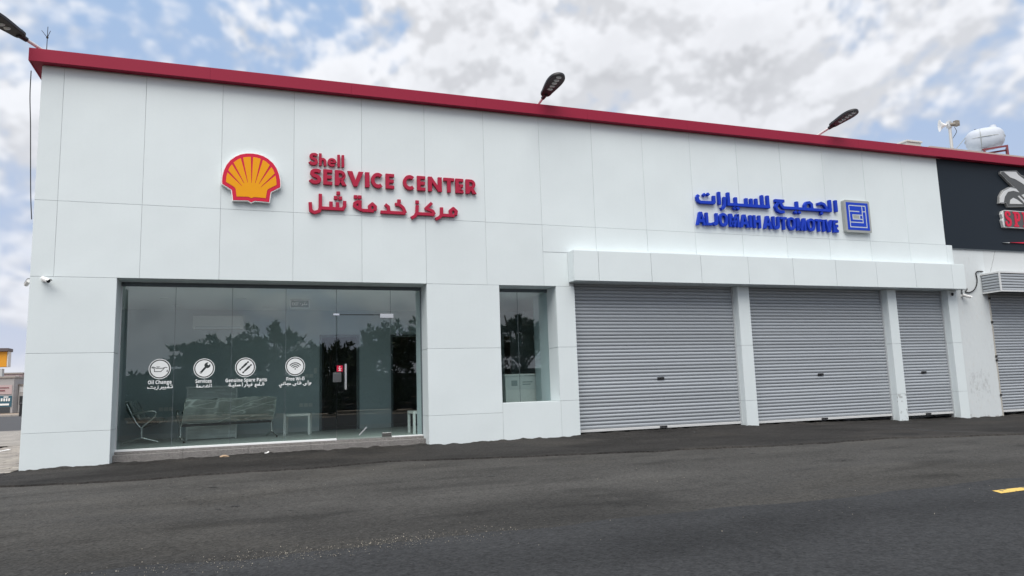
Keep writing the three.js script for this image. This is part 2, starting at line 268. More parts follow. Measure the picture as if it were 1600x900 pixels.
// paved yard on the building's left: separate blocks near, plain paving beyond
{
  const yard = thing('paved_yard', null, null); yard.userData.kind = 'structure';
  const pm = ['0.33,0.30,0.27', '0.29,0.265,0.24', '0.25,0.23,0.21', '0.36,0.33,0.29'].map((s) => { const [r, g, b] = s.split(',').map(Number); return new THREE.MeshStandardMaterial({ color: lin(r * 1.5, g * 1.5, b * 1.5), map: cladTexRough(), roughness: 0.95 }); });
  const base = box(-9, -0.34, -0.12, -0.058, -22, 0.55); mesh('bedding', base, std(0.12, 0.105, 0.09, 1), yard);
  const r = rng(5), geos = [0, 1, 2].map((i) => rbox(-0.146, 0.146, -0.06, 0.0, -0.096, 0.096, 0.006, 1));
  let count = 0;
  for (let j = 0; j < 44; j++) {
    const z = 0.32 - j * 0.2, xr = -0.45 + z * 0.175; // as far as the photograph shows the blocks beside the wall
    for (let i = 0; i < 7 && count < 300; i++) { const x = -0.5 - i * 0.3 - (j % 2) * 0.15 ; if (x > -0.49 || x > xr + 0.9 || x < xr - 0.9) continue; const b = mesh('paver', geos[count % 3], pm[Math.floor(r() * 4)], yard); b.position.set(x, 0.004 + 0.010 * (r() - 0.5), z); b.rotation.set(0.03 * (r() - 0.5), 0.02 * (r() - 0.5), 0.02 * (r() - 0.5)); count++; }
  }
  mesh('far_paving', sheetFlat(-9, -1.2, -21, -8.6, -0.001), new THREE.MeshStandardMaterial({ map: colourTex(512, 4, (u, v) => { const row = (v * 20) % 1, k = (row < 0.16 ? 0.55 : 1) * (0.7 + 0.6 * fbmT(u, v, 14, 4, 8)); return [0.27 * k, 0.25 * k, 0.225 * k]; }), roughness: 0.95 }), yard);
  function cladTexRough() { return concreteTex; }
}
function sheetFlat(x0, x1, z0, z1, y) { const g = new THREE.PlaneGeometry(x1 - x0, z1 - z0); g.rotateX(-Math.PI / 2); g.translate((x0 + x1) / 2, y, (z0 + z1) / 2); const p = g.attributes.position, u = g.attributes.uv; for (let i = 0; i < p.count; i++) u.setXY(i, p.getX(i), p.getZ(i)); return g; }
struct('side_street', sheetFlat(-160, -1.5, -64, -21, -0.03), std(0.05, 0.05, 0.053, 0.9));
struct('street_verge', sheetFlat(-260, 20, -88, -64, -0.02), M.sand);

{ const r = rng(808), g = [0, 1, 2].map((k) => { const s = new THREE.Shape(), q = rng(900 + k); for (let i = 0; i < 14; i++) { const a = i / 14 * 6.283, d = 0.7 + 0.6 * q(); i ? s.lineTo(Math.cos(a) * d, Math.sin(a) * d) : s.moveTo(Math.cos(a) * d, Math.sin(a) * d); } s.closePath(); const e = new THREE.ShapeGeometry(s); e.rotateX(-Math.PI / 2); return e; });
  const list = []; for (let i = 0; i < 46; i++) { const x = mix(-2, 20, r()), z = mix(interp(apronEdge, x) + 0.4, 8, r()), sc = 0.012 + 0.05 * r() * r() * r(), e = g[i % 3].clone(); e.scale(sc * (1 + 1.5 * r()), 1, sc); e.rotateY((r() - 0.5) * 0.8); e.translate(x, gh(x, z) + 0.004, z); list.push(e); }
  const m = mesh('oil_drips', list, std(0.018, 0.017, 0.017, 0.6), scene); tag(m, 'small dark oil drips spotted over the grey asphalt lane', 'oil drips', null, 'stuff'); }

// ------------------------------------------------------------------ the service building
const sx = [0.004, 1.016, 2.021, 3.02, 4.019, 5.008, 5.994, 6.978, 7.962, 8.962, 9.955, 10.974, 11.98, 13.004, 14.038, 15.065].map((s) => s * 1.25);
const XL = -0.331, XE = 20.1, O0 = 0.934, O1 = 6.259, W0 = 7.746, W1 = 8.979, P1 = 9.401;
const yU = 4.39, yB = 3.109, yM = 1.8525, yL = 0.584, yS = 0.769, yTop = 6.715, yC = 3.82;
const SH = [[P1, 13.468], [13.785, 17.92], [18.21, 19.96]], PILLARS = [[13.468, 13.785], [17.92, 18.21], [19.96, 20.28]];
const building = thing('service_building', 'long white panelled service building with red roof edge, glass shopfront and three shutters', 'building');
// structural wall behind the cladding, with the openings
{
  const s = poly([[XL + 0.02, -0.3], [20.27, -0.3], [20.27, yTop + 0.02], [XL + 0.02, yTop + 0.02]]);
  const hole = (x0, x1, y0, y1) => s.holes.push(new THREE.Path([[x0, y0], [x1, y0], [x1, y1], [x0, y1]].map((p) => new THREE.Vector2(...p))));
  hole(O0 - 0.015, O1 + 0.015, -0.28, yB + 0.015); hole(W0 - 0.015, W1 + 0.015, yS - 0.015, yB + 0.015);
  for (const [a, b] of SH) hole(a - 0.015, b + 0.015, -0.25, 3.2);
  mesh('wall', extrude(s, 0.264, 0, -0.27), M.sealant, building);
  const s2 = poly([[XL + 0.02, -0.3], [9.38, -0.3], [9.38, yTop], [XL + 0.02, yTop]]); s2.holes.push(new THREE.Path([[O0 - 0.02, 0.08], [O1 + 0.02, 0.08], [O1 + 0.02, yB + 0.02], [O0 - 0.02, yB + 0.02]].map((p) => new THREE.Vector2(...p)))); s2.holes.push(new THREE.Path([[W0 - 0.02, yS - 0.02], [W1 + 0.02, yS - 0.02], [W1 + 0.02, yB + 0.02], [W0 - 0.02, yB + 0.02]].map((p) => new THREE.Vector2(...p))));
  mesh('wall', extrude(s2, 0.28, 0, -0.56), M.inWall, building);
  mesh('side_wall', box(XL, XL + 0.2, -0.3, 6.7, -11, -0.03), clad[1], building);
  mesh('back_wall', box(XL, 30, -0.3, 6.7, -11.2, -11.001), M.plaster2, building);
  mesh('roof', box(XL, 30, 6.55, 6.70, -11, -0.28), M.plaster2, building);
  mesh('inner_wall', box(9.5, 20.3, -0.3, 6.5, -0.75, -0.6), M.sealant, building);
}
// cladding panels with open joints
const stained = (() => { const m = clad[1].clone(); m.map = colourTex(512, 0.9, (u, v) => { const n = fbmT(u, v, 9, 5, 201), s = sstep(0.50, 0.66, n) * 0.55 * (0.5 + noiseT(u * 120, v * 120, 120, 205)); return [0.965 - s * 0.62, 0.965 - s * 0.64, 0.965 - s * 0.66]; }); return m; })();
function panel(x0, x1, y0, y1, z = 0, parent = building, name = 'wall_panel', gap = 0.0027) {
  const g = rbox(-(x1 - x0) / 2 + gap, (x1 - x0) / 2 - gap, -(y1 - y0) / 2 + gap, (y1 - y0) / 2 - gap, -0.026, 0, 0.003, 1);
  const p = g.attributes.position, u = g.attributes.uv; const ox = R1() * 3, oy = R1() * 3; for (let i = 0; i < p.count; i++) u.setXY(i, u.getX(i) + ox, u.getY(i) + oy);
  const m = mesh(name, g, cladAny(), parent); m.position.set((x0 + x1) / 2, (y0 + y1) / 2, z); m.rotation.set(0.0012 * (R1() - 0.5), 0.0016 * (R1() - 0.5), 0); return m;
}
{
  const top = [XL, ...sx, XE]; for (let i = 0; i + 1 < top.length; i++) panel(top[i], top[i + 1], yU, yTop);
  const mid = [XL, ...sx.slice(0, 8)]; for (let i = 0; i + 1 < mid.length; i++) panel(mid[i], mid[i + 1], yB, yU);
  const band = [...sx.slice(7), 20.105, 20.315]; for (let i = 0; i + 1 < band.length; i++) panel(band[i], band[i + 1], yC, yU, 0.004);
  panel(sx[7], 9.285, yB, yC);
  for (const [x0, x1] of [[XL, O0], [O1, W0]]) { panel(x0, x1, -0.2, yL); panel(x0, x1, yL, yM); panel(x0, x1, yM, yB); }
  panel(W0, 8.99, -0.2, yS); panel(8.99, P1, -0.2, yS); panel(W1, P1, yS, yM); panel(W1, P1, yM, yB);
  // reveals of the two glazed openings
  const rev = (g, n = 'reveal_panel') => mesh(n, g, clad[1], building), j = 0.004;
  for (const [y0, y1] of [[-0.2, yL], [yL, yM], [yM, yB]]) { rev(rbox(O0 - 0.014, O0, y0 + j, y1 - j, -0.5, -0.027, 0.002, 1)); rev(rbox(O1, O1 + 0.014, y0 + j, y1 - j, -0.5, -0.027, 0.002, 1)); }
  for (const [y0, y1] of [[yS, yM], [yM, yB]]) { rev(rbox(W0 - 0.014, W0, y0 + j, y1 - j, -0.5, -0.027, 0.002, 1)); rev(rbox(W1, W1 + 0.014, y0 + j, y1 - j, -0.5, -0.027, 0.002, 1)); }
  rev(box(O0 - 0.014, O1 + 0.014, yB, yB + 0.014, -0.5, -0.027), 'head_panel'); rev(box(W0 - 0.014, W1 + 0.014, yB, yB + 0.014, -0.5, -0.027), 'head_panel');
  rev(box(W0 - 0.014, W1 + 0.014, yS - 0.014, yS, -0.5, -0.027), 'window_sill');
}
// canopy over the shutters
{
  const c = new THREE.Group(); c.name = 'canopy'; building.add(c);
  const y0 = 2.13 + 1.06, y1 = 2.765 + 1.06, zf = 0.3, xs = [9.276];
  for (let x = 9.276 + 0.56; x < 20.2; x += 1.25) xs.push(x); xs.push(20.285);
  for (let i = 0; i + 1 < xs.length; i++) panel(xs[i], xs[i + 1], y0, y1, zf, c, 'canopy_panel', 0.0035);
  mesh('end_panel', rbox(9.276, 9.30, y0 + 0.003, y1 - 0.003, 0.006, zf - 0.028, 0.003, 1), clad[0], c); mesh('end_panel', rbox(20.262, 20.285, y0 + 0.003, y1 - 0.003, 0.006, zf - 0.028, 0.003, 1), clad[0], c);
  mesh('soffit', box(9.302, 20.26, y0 + 0.004, y0 + 0.02, -0.24, zf - 0.028), clad[2], c);
  const r = rng(9); // top sheets lap one another unevenly
  for (let i = 0; i + 1 < xs.length; i++) { const dy = 0.008 * r(); mesh('top_sheet', box(xs[i] + 0.003, xs[i + 1] - 0.003, y1 - 0.004 + dy, y1 + 0.004 + dy, 0.008, zf - 0.03 + 0.012 * r()), clad[1], c); }
}
// pillars between the shutters
for (const [x0, x1] of PILLARS) {
  const p = new THREE.Group(); p.name = 'pillar'; building.add(p);
  const ys = [-0.25, 0.61, 1.84, 3.193];
  for (let k = 0; k < 3; k++) {
    const q = panel(x0, x1, ys[k], ys[k + 1], 0, p, 'pillar_panel', 0.003); if (x0 > 17 && x0 < 18 && k === 0) q.material = stained;
    for (const xx of [x0, x1 - 0.016]) mesh('side_panel', rbox(xx, xx + 0.016, ys[k] + 0.003, ys[k + 1] - 0.003, -0.26, -0.027, 0.002, 1), clad[k], p);
  }
}
// roller shutters: interlocking curved slats, bottom rail, lock plate
function profile(pts, len, axis = 'x') { // a profile of [depth, height] points carried along an axis
  const pos = [], n = pts.length, at = (l, p) => (axis === 'x' ? [l, p[1], p[0]] : [-p[0], p[1], l]);
  const tri = (a, b, c) => pos.push(...a, ...b, ...c);
  for (let i = 0; i < n; i++) { const p = pts[i], q = pts[(i + 1) % n], A = at(0, p), B = at(len, p), C = at(len, q), D = at(0, q); tri(A, B, C); tri(A, C, D); }
  for (let i = 1; i + 1 < n; i++) { tri(at(0, pts[0]), at(0, pts[i]), at(0, pts[i + 1])); tri(at(len, pts[0]), at(len, pts[i + 1]), at(len, pts[i])); }
  const g = new THREE.BufferGeometry(); g.setAttribute('position', new THREE.Float32BufferAttribute(pos, 3)); g.computeVertexNormals(); return metricUV(toCreasedNormals(g, 0.6));
}
const slatProfile = [[-0.012, 0.0], [-0.008, 0.007], [-0.001, 0.010]]; for (let k = 0; k <= 6; k++) slatProfile.push([0.002 + 0.015 * Math.sin(Math.PI * (0.10 + 0.80 * k / 6)), 0.012 + 0.0096 * k]); slatProfile.push([-0.001, 0.0715], [-0.014, 0.0745]);
function shutter(x0, x1, yb, yt, z, parent, seed, lockAt = 0.52) {
  const g0 = new THREE.Group(); g0.name = 'roller_shutter'; parent.add(g0);
  const len = x1 - x0 - 0.05, sg = profile(slatProfile, len); sg.translate(-len / 2, 0, 0);
  const r = rng(seed), n = Math.ceil((yt - yb) / 0.0745), mats = [0.92, 1, 1.06].map((k) => { const m = M.shutter.clone(); m.color.multiplyScalar(k); return m; });
  for (let i = 0; i < n; i++) { const s = mesh('slat', sg, mats[Math.floor(r() * 3)], g0); s.position.set((x0 + x1) / 2 + 0.003 * (r() - 0.5), yb + 0.055 + i * 0.0745, z + 0.003 * (r() - 0.5)); s.rotation.set(0.02 * (r() - 0.5), 0.0006 * (r() - 0.5), 0.0006 * (r() - 0.5)); }
  mesh('bottom_rail', rbox(x0 + 0.02, x1 - 0.02, yb, yb + 0.052, z - 0.02, z + 0.03, 0.006, 2), M.shutterRail, g0);
  mesh('guide', [box(x0, x0 + 0.03, yb - 0.1, yt, z - 0.03, z + 0.045)], M.alu, g0); mesh('guide', [box(x1 - 0.03, x1, yb - 0.1, yt, z - 0.03, z + 0.045)], M.alu, g0);
  const lx = mix(x0, x1, lockAt), ly = yb + 1.06; mesh('lock_plate', [rbox(lx - 0.085, lx + 0.085, ly - 0.028, ly + 0.028, z + 0.018, z + 0.03, 0.004, 1), cyl([lx, ly, z + 0.03], [lx, ly, z + 0.045], 0.016)], M.black, g0);
  mesh('handle', [rbox(lx - 0.10, lx + 0.08, yb + 0.012, yb + 0.05, z + 0.031, z + 0.05, 0.006, 1)], M.black, g0);
  mesh('shutter_box', box(x0 - 0.02, x1 + 0.02, yt + 0.005, yt + 0.3, z - 0.3, z - 0.02), M.sealant, g0);
  return g0;
}
shutter(SH[0][0] + 0.003, SH[0][1] - 0.003, 0.102, 3.19, -0.215, building, 1, 0.505);
shutter(SH[1][0] + 0.003, SH[1][1] - 0.003, 0.082, 3.19, -0.215, building, 2, 0.49);
shutter(SH[2][0] + 0.003, SH[2][1] - 0.003, 0.058, 3.19, -0.215, building, 3, 0.5);
// red roof edge
{
  const f = new THREE.Group(); f.name = 'roof_edge'; building.add(f); const zf = 0.17, y0 = 6.72, y1 = 6.94, xl = XL - 0.16;
  const L = 2.5, r = rng(4); for (let x = xl, i = 0; x < 20.1; i++) { const e = Math.min(20.1, x + L + (i ? 0 : 0.3)); mesh('fascia_board', rbox(x + (i ? 0.0006 : 0), e - 0.0006, y0, y1, zf - 0.02, zf + 0.0015 * r(), 0.003, 1), M.fascia, f); x = e; }
  mesh('side_board', rbox(xl, xl + 0.02, y0, y1, -9, zf - 0.021, 0.003, 1), M.fascia, f);
  mesh('soffit_board', [box(xl + 0.021, 20.1, y0 + 0.012, y0 + 0.022, -0.02, zf - 0.021), box(xl + 0.021, XL + 0.01, y0 + 0.012, y0 + 0.022, -9, -0.021)], M.fascia, f);
  mesh('coping', box(xl + 0.002, 20.1, y1 - 0.006, y1 + 0.006, -0.35, zf - 0.004), M.fascia, f);
}
// shopfront: granite step, channel, glass panes, glass door
const ZG = -0.5;
{
  const granite = new THREE.MeshStandardMaterial({ map: colourTex(512, 0.6, (u, v) => { const a = noiseT(u * 180, v * 180, 180, 3), b = fbmT(u, v, 40, 3, 9); const k = a > 0.8 ? 0.42 : a < 0.22 ? 0.05 : 0.19 + 0.16 * (b - 0.5); return [k * 1.03, k * 0.98, k * 0.94]; }), roughness: 0.6 });
  for (let i = 0; i < 5; i++) { const a = mix(O0 + 0.002, O1 - 0.002, i / 5), b = mix(O0 + 0.002, O1 - 0.002, (i + 1) / 5); mesh('step_stone', rbox(a + 0.0015, b - 0.0015, -0.1, 0.155, -0.62, -0.25, 0.005, 1), granite, building); mesh('threshold_stone', rbox(a + 0.0015, b - 0.0015, 0.156, 0.198, -0.62, -0.42, 0.004, 1), granite, building); }
  const y0 = 0.222, y1 = 3.04, xs = [O0 + 0.012, 1.805, 2.75, 3.685, 4.61, 5.645, O1 - 0.012];
  mesh('head_frame', rbox(O0 + 0.002, O1 - 0.002, y1 + 0.002, yB - 0.002, ZG - 0.05, ZG + 0.03, 0.004, 1), M.darkAlu, building);
  mesh('sill_channel', [rbox(O0 + 0.002, 4.61, 0.199, 0.232, ZG - 0.03, ZG + 0.045, 0.003, 1), rbox(5.65, O1 - 0.002, 0.199, 0.222, ZG - 0.03, ZG + 0.03, 0.003, 1)], M.vinyl, building);
  mesh('side_channel', box(O0 + 0.001, O0 + 0.02, 0.226, y1, ZG - 0.02, ZG + 0.02), M.alu, building); mesh('side_channel', box(O1 - 0.02, O1 - 0.001, 0.226, y1, ZG - 0.02, ZG + 0.02), M.darkAlu, building);
  const r = rng(31), gp = (a, b, c, d, name = 'glass_panel') => { const m = mesh(name, box(-(b - a) / 2 + 0.003, (b - a) / 2 - 0.003, -(d - c) / 2 + 0.002, (d - c) / 2 - 0.002, -0.005, 0.005), M.glass, building); m.position.set((a + b) / 2, (c + d) / 2, ZG); m.rotation.set(0.004 * (r() - 0.5), 0.006 * (r() - 0.5), 0); return m; };
  for (let i = 0; i < 6; i++) i === 4 ? gp(xs[4], xs[5], 2.56, y1) : gp(xs[i], xs[i + 1], y0, y1);
  for (const x of xs.slice(1, 6)) mesh('glass_joint', box(x - 0.0032, x + 0.0032, x === 4.61 || x === 5.645 ? 2.56 : y0, y1, ZG - 0.006, ZG + 0.006), M.darkAlu, building);
  const door = new THREE.Group(); door.name = 'glass_door'; building.add(door);
  mesh('pane', box(4.622, 5.633, 0.232, 2.548, ZG - 0.005, ZG + 0.005), M.glass, door);
  mesh('top_fitting', rbox(5.44, 5.70, 2.49, 2.575, ZG - 0.022, ZG + 0.022, 0.004, 1), M.chrome, door); mesh('top_fitting', rbox(4.55, 4.665, 2.535, 2.575, ZG - 0.02, ZG + 0.02, 0.004, 1), M.chrome, door);
  mesh('transom_rail', box(4.665, 5.44, 2.546, 2.5595, ZG - 0.008, ZG + 0.008), M.black, door);
  mesh('bottom_fitting', rbox(5.46, 5.64, 0.21, 0.29, ZG - 0.022, ZG + 0.022, 0.004, 1), M.chrome, door);
  mesh('pull_handle', [cyl([4.775, 1.13, ZG + 0.06], [4.775, 1.61, ZG + 0.06], 0.02, 0.02, 16), cyl([4.775, 1.2, ZG], [4.775, 1.2, ZG + 0.06], 0.012), cyl([4.775, 1.54, ZG], [4.775, 1.54, ZG + 0.06], 0.012)], M.chrome, door);
  mesh('lock', [rbox(4.545, 4.70, 1.27, 1.45, ZG - 0.025, ZG + 0.025, 0.008, 2), cyl([4.665, 1.34, ZG + 0.02], [4.665, 1.34, ZG + 0.034], 0.017, 0.017, 16)], std(0.16, 0.165, 0.17, 0.35, 0.7), door);
  mesh('warning_sticker', box(4.615, 4.725, 1.47, 1.585, ZG + 0.006, ZG + 0.0075), M.redFace, door);
  mesh('sticker_mark', outlines(4.61, 4.73, 1.46, 1.6, 900, (c) => { c.beginPath(); c.arc(4.67, 1.558, 0.012, 0, 7); c.fill(); line(c, [[4.648, 1.54], [4.672, 1.515], [4.672, 1.485]], 0.014); line(c, [[4.672, 1.512], [4.698, 1.53]], 0.012); line(c, [[4.645, 1.488], [4.70, 1.488]], 0.008); }).map((s) => extrude(s, 0.001, 0, ZG + 0.0076)), M.white, door);
  mesh('floor_sticker', outlines(5.0, 5.3, 0.2, 0.5, 500, (c) => line(c, [[5.03, 0.27], [5.17, 0.41]], 0.022)).map((s) => extrude(s, 0.001, 0, ZG + 0.006)), M.alu, door);
  mesh('hinge', cyl([5.66, 1.48, ZG + 0.004], [5.66, 1.48, ZG + 0.02], 0.014), M.chrome, door);
  // narrow window
  mesh('head_frame', rbox(W0 + 0.002, W1 - 0.002, y1 + 0.002, yB - 0.002, ZG - 0.05, ZG + 0.03, 0.004, 1), M.darkAlu, building);
  gp(W0 + 0.004, 8.305, yS + 0.004, y1); gp(8.305, W1 - 0.004, yS + 0.004, y1); mesh('glass_joint', box(8.302, 8.308, yS + 0.004, y1, ZG - 0.006, ZG + 0.006), M.darkAlu, building);
}
// rooms behind the glass
{
  const zb = -4.4, xa = -0.11, xp = 7.35, xe = 11.2;
  const fl = (x0, x1) => { for (let x = x0; x < x1 - 0.05; x += 0.9) mesh('floor_tile', box(x + 0.0015, Math.min(x1, x + 0.9) - 0.0015, 0.15, 0.2, zb, -0.625), M.inFloor, building); };
  fl(xa, xp); fl(xp + 0.12, 9.4);
  mesh('ceiling', box(xa, xe, 3.06, 3.14, zb, -0.57), M.ceiling, building);
  mesh('inner_wall', [box(xa - 0.12, xa, 0, 3.2, zb, -0.57), box(xp, xp + 0.12, 0, 3.06, zb + 0.001, -1.1), box(xe, xe + 0.1, 0, 3.2, zb, -0.6), box(9.4, xe, 0, 3.06, -0.85, -0.78)], M.inWall, building);
  mesh('inner_pier', box(O1 + 0.021, W0 - 0.021, 0.05, 3.058, -1.1, -0.565), M.inWall, building); mesh('inner_pier', box(W1 + 0.021, 9.39, 0.05, 3.058, -1.35, -0.565), M.inWall, building);
  mesh('inner_sill', box(W0 - 0.021, W1 + 0.021, 0.05, yS - 0.022, -0.7, -0.565), M.inWall, building);
  // back wall with two doorways and the dark passages behind
  const s = poly([[xa, 0], [xe, 0], [xe, 3.059], [xa, 3.059]]); const dh = (a, b) => s.holes.push(new THREE.Path([[a, 0.2], [b, 0.2], [b, 2.42], [a, 2.42]].map((p) => new THREE.Vector2(...p)))); dh(4.71, 5.55); dh(6.42, 7.15); dh(9.36, 9.56);
  mesh('inner_wall', extrude(s, 0.1, 0, zb - 0.1), M.inWall, building);
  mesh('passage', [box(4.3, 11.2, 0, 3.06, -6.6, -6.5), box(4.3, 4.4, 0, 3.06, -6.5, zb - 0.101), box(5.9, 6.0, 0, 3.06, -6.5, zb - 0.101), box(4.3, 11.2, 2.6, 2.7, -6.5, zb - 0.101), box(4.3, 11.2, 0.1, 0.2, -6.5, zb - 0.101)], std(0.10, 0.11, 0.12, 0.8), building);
  const df = (a, b) => { mesh('door_frame', [box(a - 0.05, a - 0.001, 0.2, 2.47, zb - 0.001, zb + 0.025), box(b + 0.001, b + 0.05, 0.2, 2.47, zb - 0.001, zb + 0.025), box(a - 0.001, b + 0.001, 2.421, 2.47, zb - 0.001, zb + 0.025)], M.darkAlu, building); };
  df(4.71, 5.55); df(6.42, 7.15);
  mesh('open_door', box(4.73, 4.77, 0.22, 2.4, -5.2, zb - 0.12), M.darkDoor, building);
  mesh('skirting', [box(xa, 4.65, 0.2, 0.3, zb, zb + 0.012), box(5.61, 6.36, 0.2, 0.3, zb, zb + 0.012)], M.alu, building);
  for (const [x, y, n] of [[1.2, 0.835, 3], [4.2, 0.815, 3], [4.32, 1.5, 2]]) for (let k = 0; k < n; k++) mesh('wall_socket', [rbox(x + k * 0.105, x + k * 0.105 + 0.088, y - 0.043, y + 0.043, zb, zb + 0.012, 0.004, 1)], M.white, building);
  mesh('wall_socket', rbox(4.53, 4.60, 1.55, 1.68, zb, zb + 0.012, 0.004, 1), M.white, building);
  for (const [x, z] of [[1.45, -2.3], [1.55, -3.6], [2.9, -2.2], [4.9, -3.0], [3.4, -3.7]]) mesh('ceiling_light', [cyl([x, 3.059, z], [x, 3.045, z], 0.085, 0.085, 20)], M.white, building);
}

// ------------------------------------------------------------------ the neighbouring building
const next = thing('neighbour_building', 'white rendered workshop with dark name board and grey shutter at the right end', 'building');
{
  const tex = (() => { const W = 512, H = 1024, cv = document.createElement('canvas'); cv.width = W; cv.height = H; const c = cv.getContext('2d'), r = rng(8); c.fillStyle = '#ccd2d4'; c.fillRect(0, 0, W, H);
    for (let i = 0; i < 2600; i++) { const x = r() * W, y = r() * H, s = 1 + r() * 14, k = r() > 0.5 ? '255,255,252' : '150,146,138'; c.fillStyle = `rgba(${k},${0.035 * r()})`; c.beginPath(); c.ellipse(x, y, s * (0.4 + r()), s, 0, 0, 7); c.fill(); }
    for (let i = 0; i < 240; i++) { const x = W * (0.12 + 0.62 * r()), y = H * (0.80 + 0.1 * (r() + r() - 1)), s = 2 + r() * 10; c.fillStyle = `rgba(95,94,92,${0.10 * r()})`; c.beginPath(); c.ellipse(x, y, s * (0.5 + r()), s * (0.5 + r() * 1.2), r() * 3, 0, 7); c.fill(); }
    for (let i = 0; i < 150; i++) { const y = H * (1 - 0.035 * r() * r()), x = W * r(); c.fillStyle = `rgba(80,70,58,${0.25 * r()})`; c.beginPath(); c.ellipse(x, y, 3 + 12 * r(), 2 + 7 * r(), 0, 0, 7); c.fill(); }
    c.strokeStyle = 'rgba(70,60,50,0.55)'; for (let i = 0; i < 40; i++) { const y = H * r(); c.lineWidth = 0.6 + r(); c.fillStyle = `rgba(120,85,55,${0.16 * r()})`; c.fillRect(W - 14 * r(), y, 12 * r(), 8 + 30 * r()); }
    const t = new THREE.CanvasTexture(cv); t.colorSpace = THREE.SRGBColorSpace; return t; })();
  const wallGeo = box(20.285, 21.46, -0.25, 4.40, -0.3, -0.03); { const p = wallGeo.attributes.position, u = wallGeo.attributes.uv; for (let i = 0; i < p.count; i++) u.setXY(i, (p.getX(i) - 20.285) / 1.175, (p.getY(i) + 0.15) / 4.55); }
  const pm = new THREE.MeshStandardMaterial({ map: tex, roughness: 0.92, bumpMap: greyTex(256, 1, (u, v) => fbmT(u, v, 30, 4, 15)), bumpScale: 0.0 });
  mesh('wall', wallGeo, pm, next);
  mesh('wall', [box(21.461, 34, 3.28, 4.40, -0.3, -0.03), box(26.3, 34, -0.25, 3.279, -0.3, -0.03), box(20.3, 34, 4.401, 6.7, -0.3, -0.06)], M.plaster2, next);
  mesh('shutter_backing', box(21.4, 26.4, -0.2, 3.3, -0.6, -0.5), M.sealant, next);
  // crack above the shutter hood
  const cr = rng(3); const cp = []; for (let i = 0; i <= 12; i++) cp.push([21.93 - i * 0.022 + 0.03 * (cr() - 0.5), 4.30 - i * 0.048, -0.031]); mesh('crack', tube(cp, 0.005, 40, 4), std(0.08, 0.07, 0.06, 1), next);
  mesh('sign_board', rbox(20.103, 23.4, 4.315, 6.72, -0.055, -0.004, 0.004, 1), matte(0.014, 0.021, 0.030, 0.5, 0.3), next); mesh('sign_board', rbox(23.404, 30, 4.315, 6.72, -0.055, -0.004, 0.004, 1), matte(0.014, 0.021, 0.030, 0.5, 0.3), next);
  mesh('board_edge', box(20.33, 30, 4.302, 4.314, -0.055, 0.004), M.darkAlu, next);
  const f = new THREE.Group(); f.name = 'roof_edge'; next.add(f);
  for (let x = 20.101; x < 32; x += 2.6) mesh('fascia_board', rbox(x, x + 2.599, 6.72, 6.94, 0.15, 0.17, 0.003, 1), M.fascia, f);
  mesh('soffit_board', box(20.101, 32, 6.732, 6.742, -0.02, 0.149), M.fascia, f); mesh('coping', box(20.101, 32, 6.934, 6.946, -0.35, 0.166), M.fascia, f);
  mesh('parapet', box(20.36, 34, 6.7, 7.205, -0.5, -0.33), std(0.40, 0.36, 0.33, 0.9), next);
  shutter(21.5, 26.3, 0.02, 3.26, -0.16, next, 6, 0.27);
  mesh('guide_rail', rbox(21.462, 21.50, -0.1, 3.13, -0.2, -0.02, 0.004, 1), std(0.42, 0.40, 0.36, 0.7), next);
  for (const y of [0.45, 1.35, 1.45, 2.35, 2.98]) mesh('bracket', rbox(21.44, 21.49, y, y + 0.05, -0.02, 0.012, 0.004, 1), M.rubber, next);
  // slatted hood over the shutter
  const h = new THREE.Group(); h.name = 'shutter_hood'; next.add(h); const x0 = 21.25, x1 = 26.45, y0 = 3.12, y1 = 3.64, zf = 0.5, w = 0.035, fr = M.shutterRail;
  mesh('frame', [rbox(x0, x0 + w, y0, y1, zf - w, zf, 0.003, 1), rbox(x0 + w + 0.001, x1, y1 - w, y1, zf - w, zf, 0.003, 1), rbox(x0 + w + 0.001, x1, y0, y0 + w, zf - w, zf, 0.003, 1), rbox(x0, x0 + w, y1 - w, y1, -0.02, zf - w - 0.001, 0.003, 1), rbox(x0, x0 + w, y0, y0 + w, -0.02, zf - w - 0.001, 0.003, 1)], fr, h);
  mesh('top_cover', box(x0 + 0.002, x1, y1 + 0.001, y1 + 0.006, -0.02, zf - 0.002), M.alu, h); mesh('backing', box(x0 + 0.02, x1, y0 + w, y1 - w, zf - 0.06, zf - 0.045), M.rubber, h); mesh('backing', box(x0 + 0.045, x0 + 0.06, y0 + w, y1 - w, -0.02, zf - 0.061), M.rubber, h);
  const ls = [[0, 0], [0.022, 0.004], [0.028, 0.03], [0.022, 0.056], [0.002, 0.064]];
  const front = profile(ls, x1 - x0 - w - 0.004), sideG = profile(ls, zf - w - 0.004, 'z'); front.translate(x0 + w + 0.002, 0, 0);
  for (let k = 0; k < 6; k++) { const a = mesh('louvre', front, M.shutter, h); a.position.set(0, y0 + w + 0.006 + k * 0.0735, zf - 0.044); const b = mesh('louvre', sideG, M.shutter, h); b.position.set(x0 + 0.032, y0 + w + 0.006 + k * 0.0735, -0.0); }
}

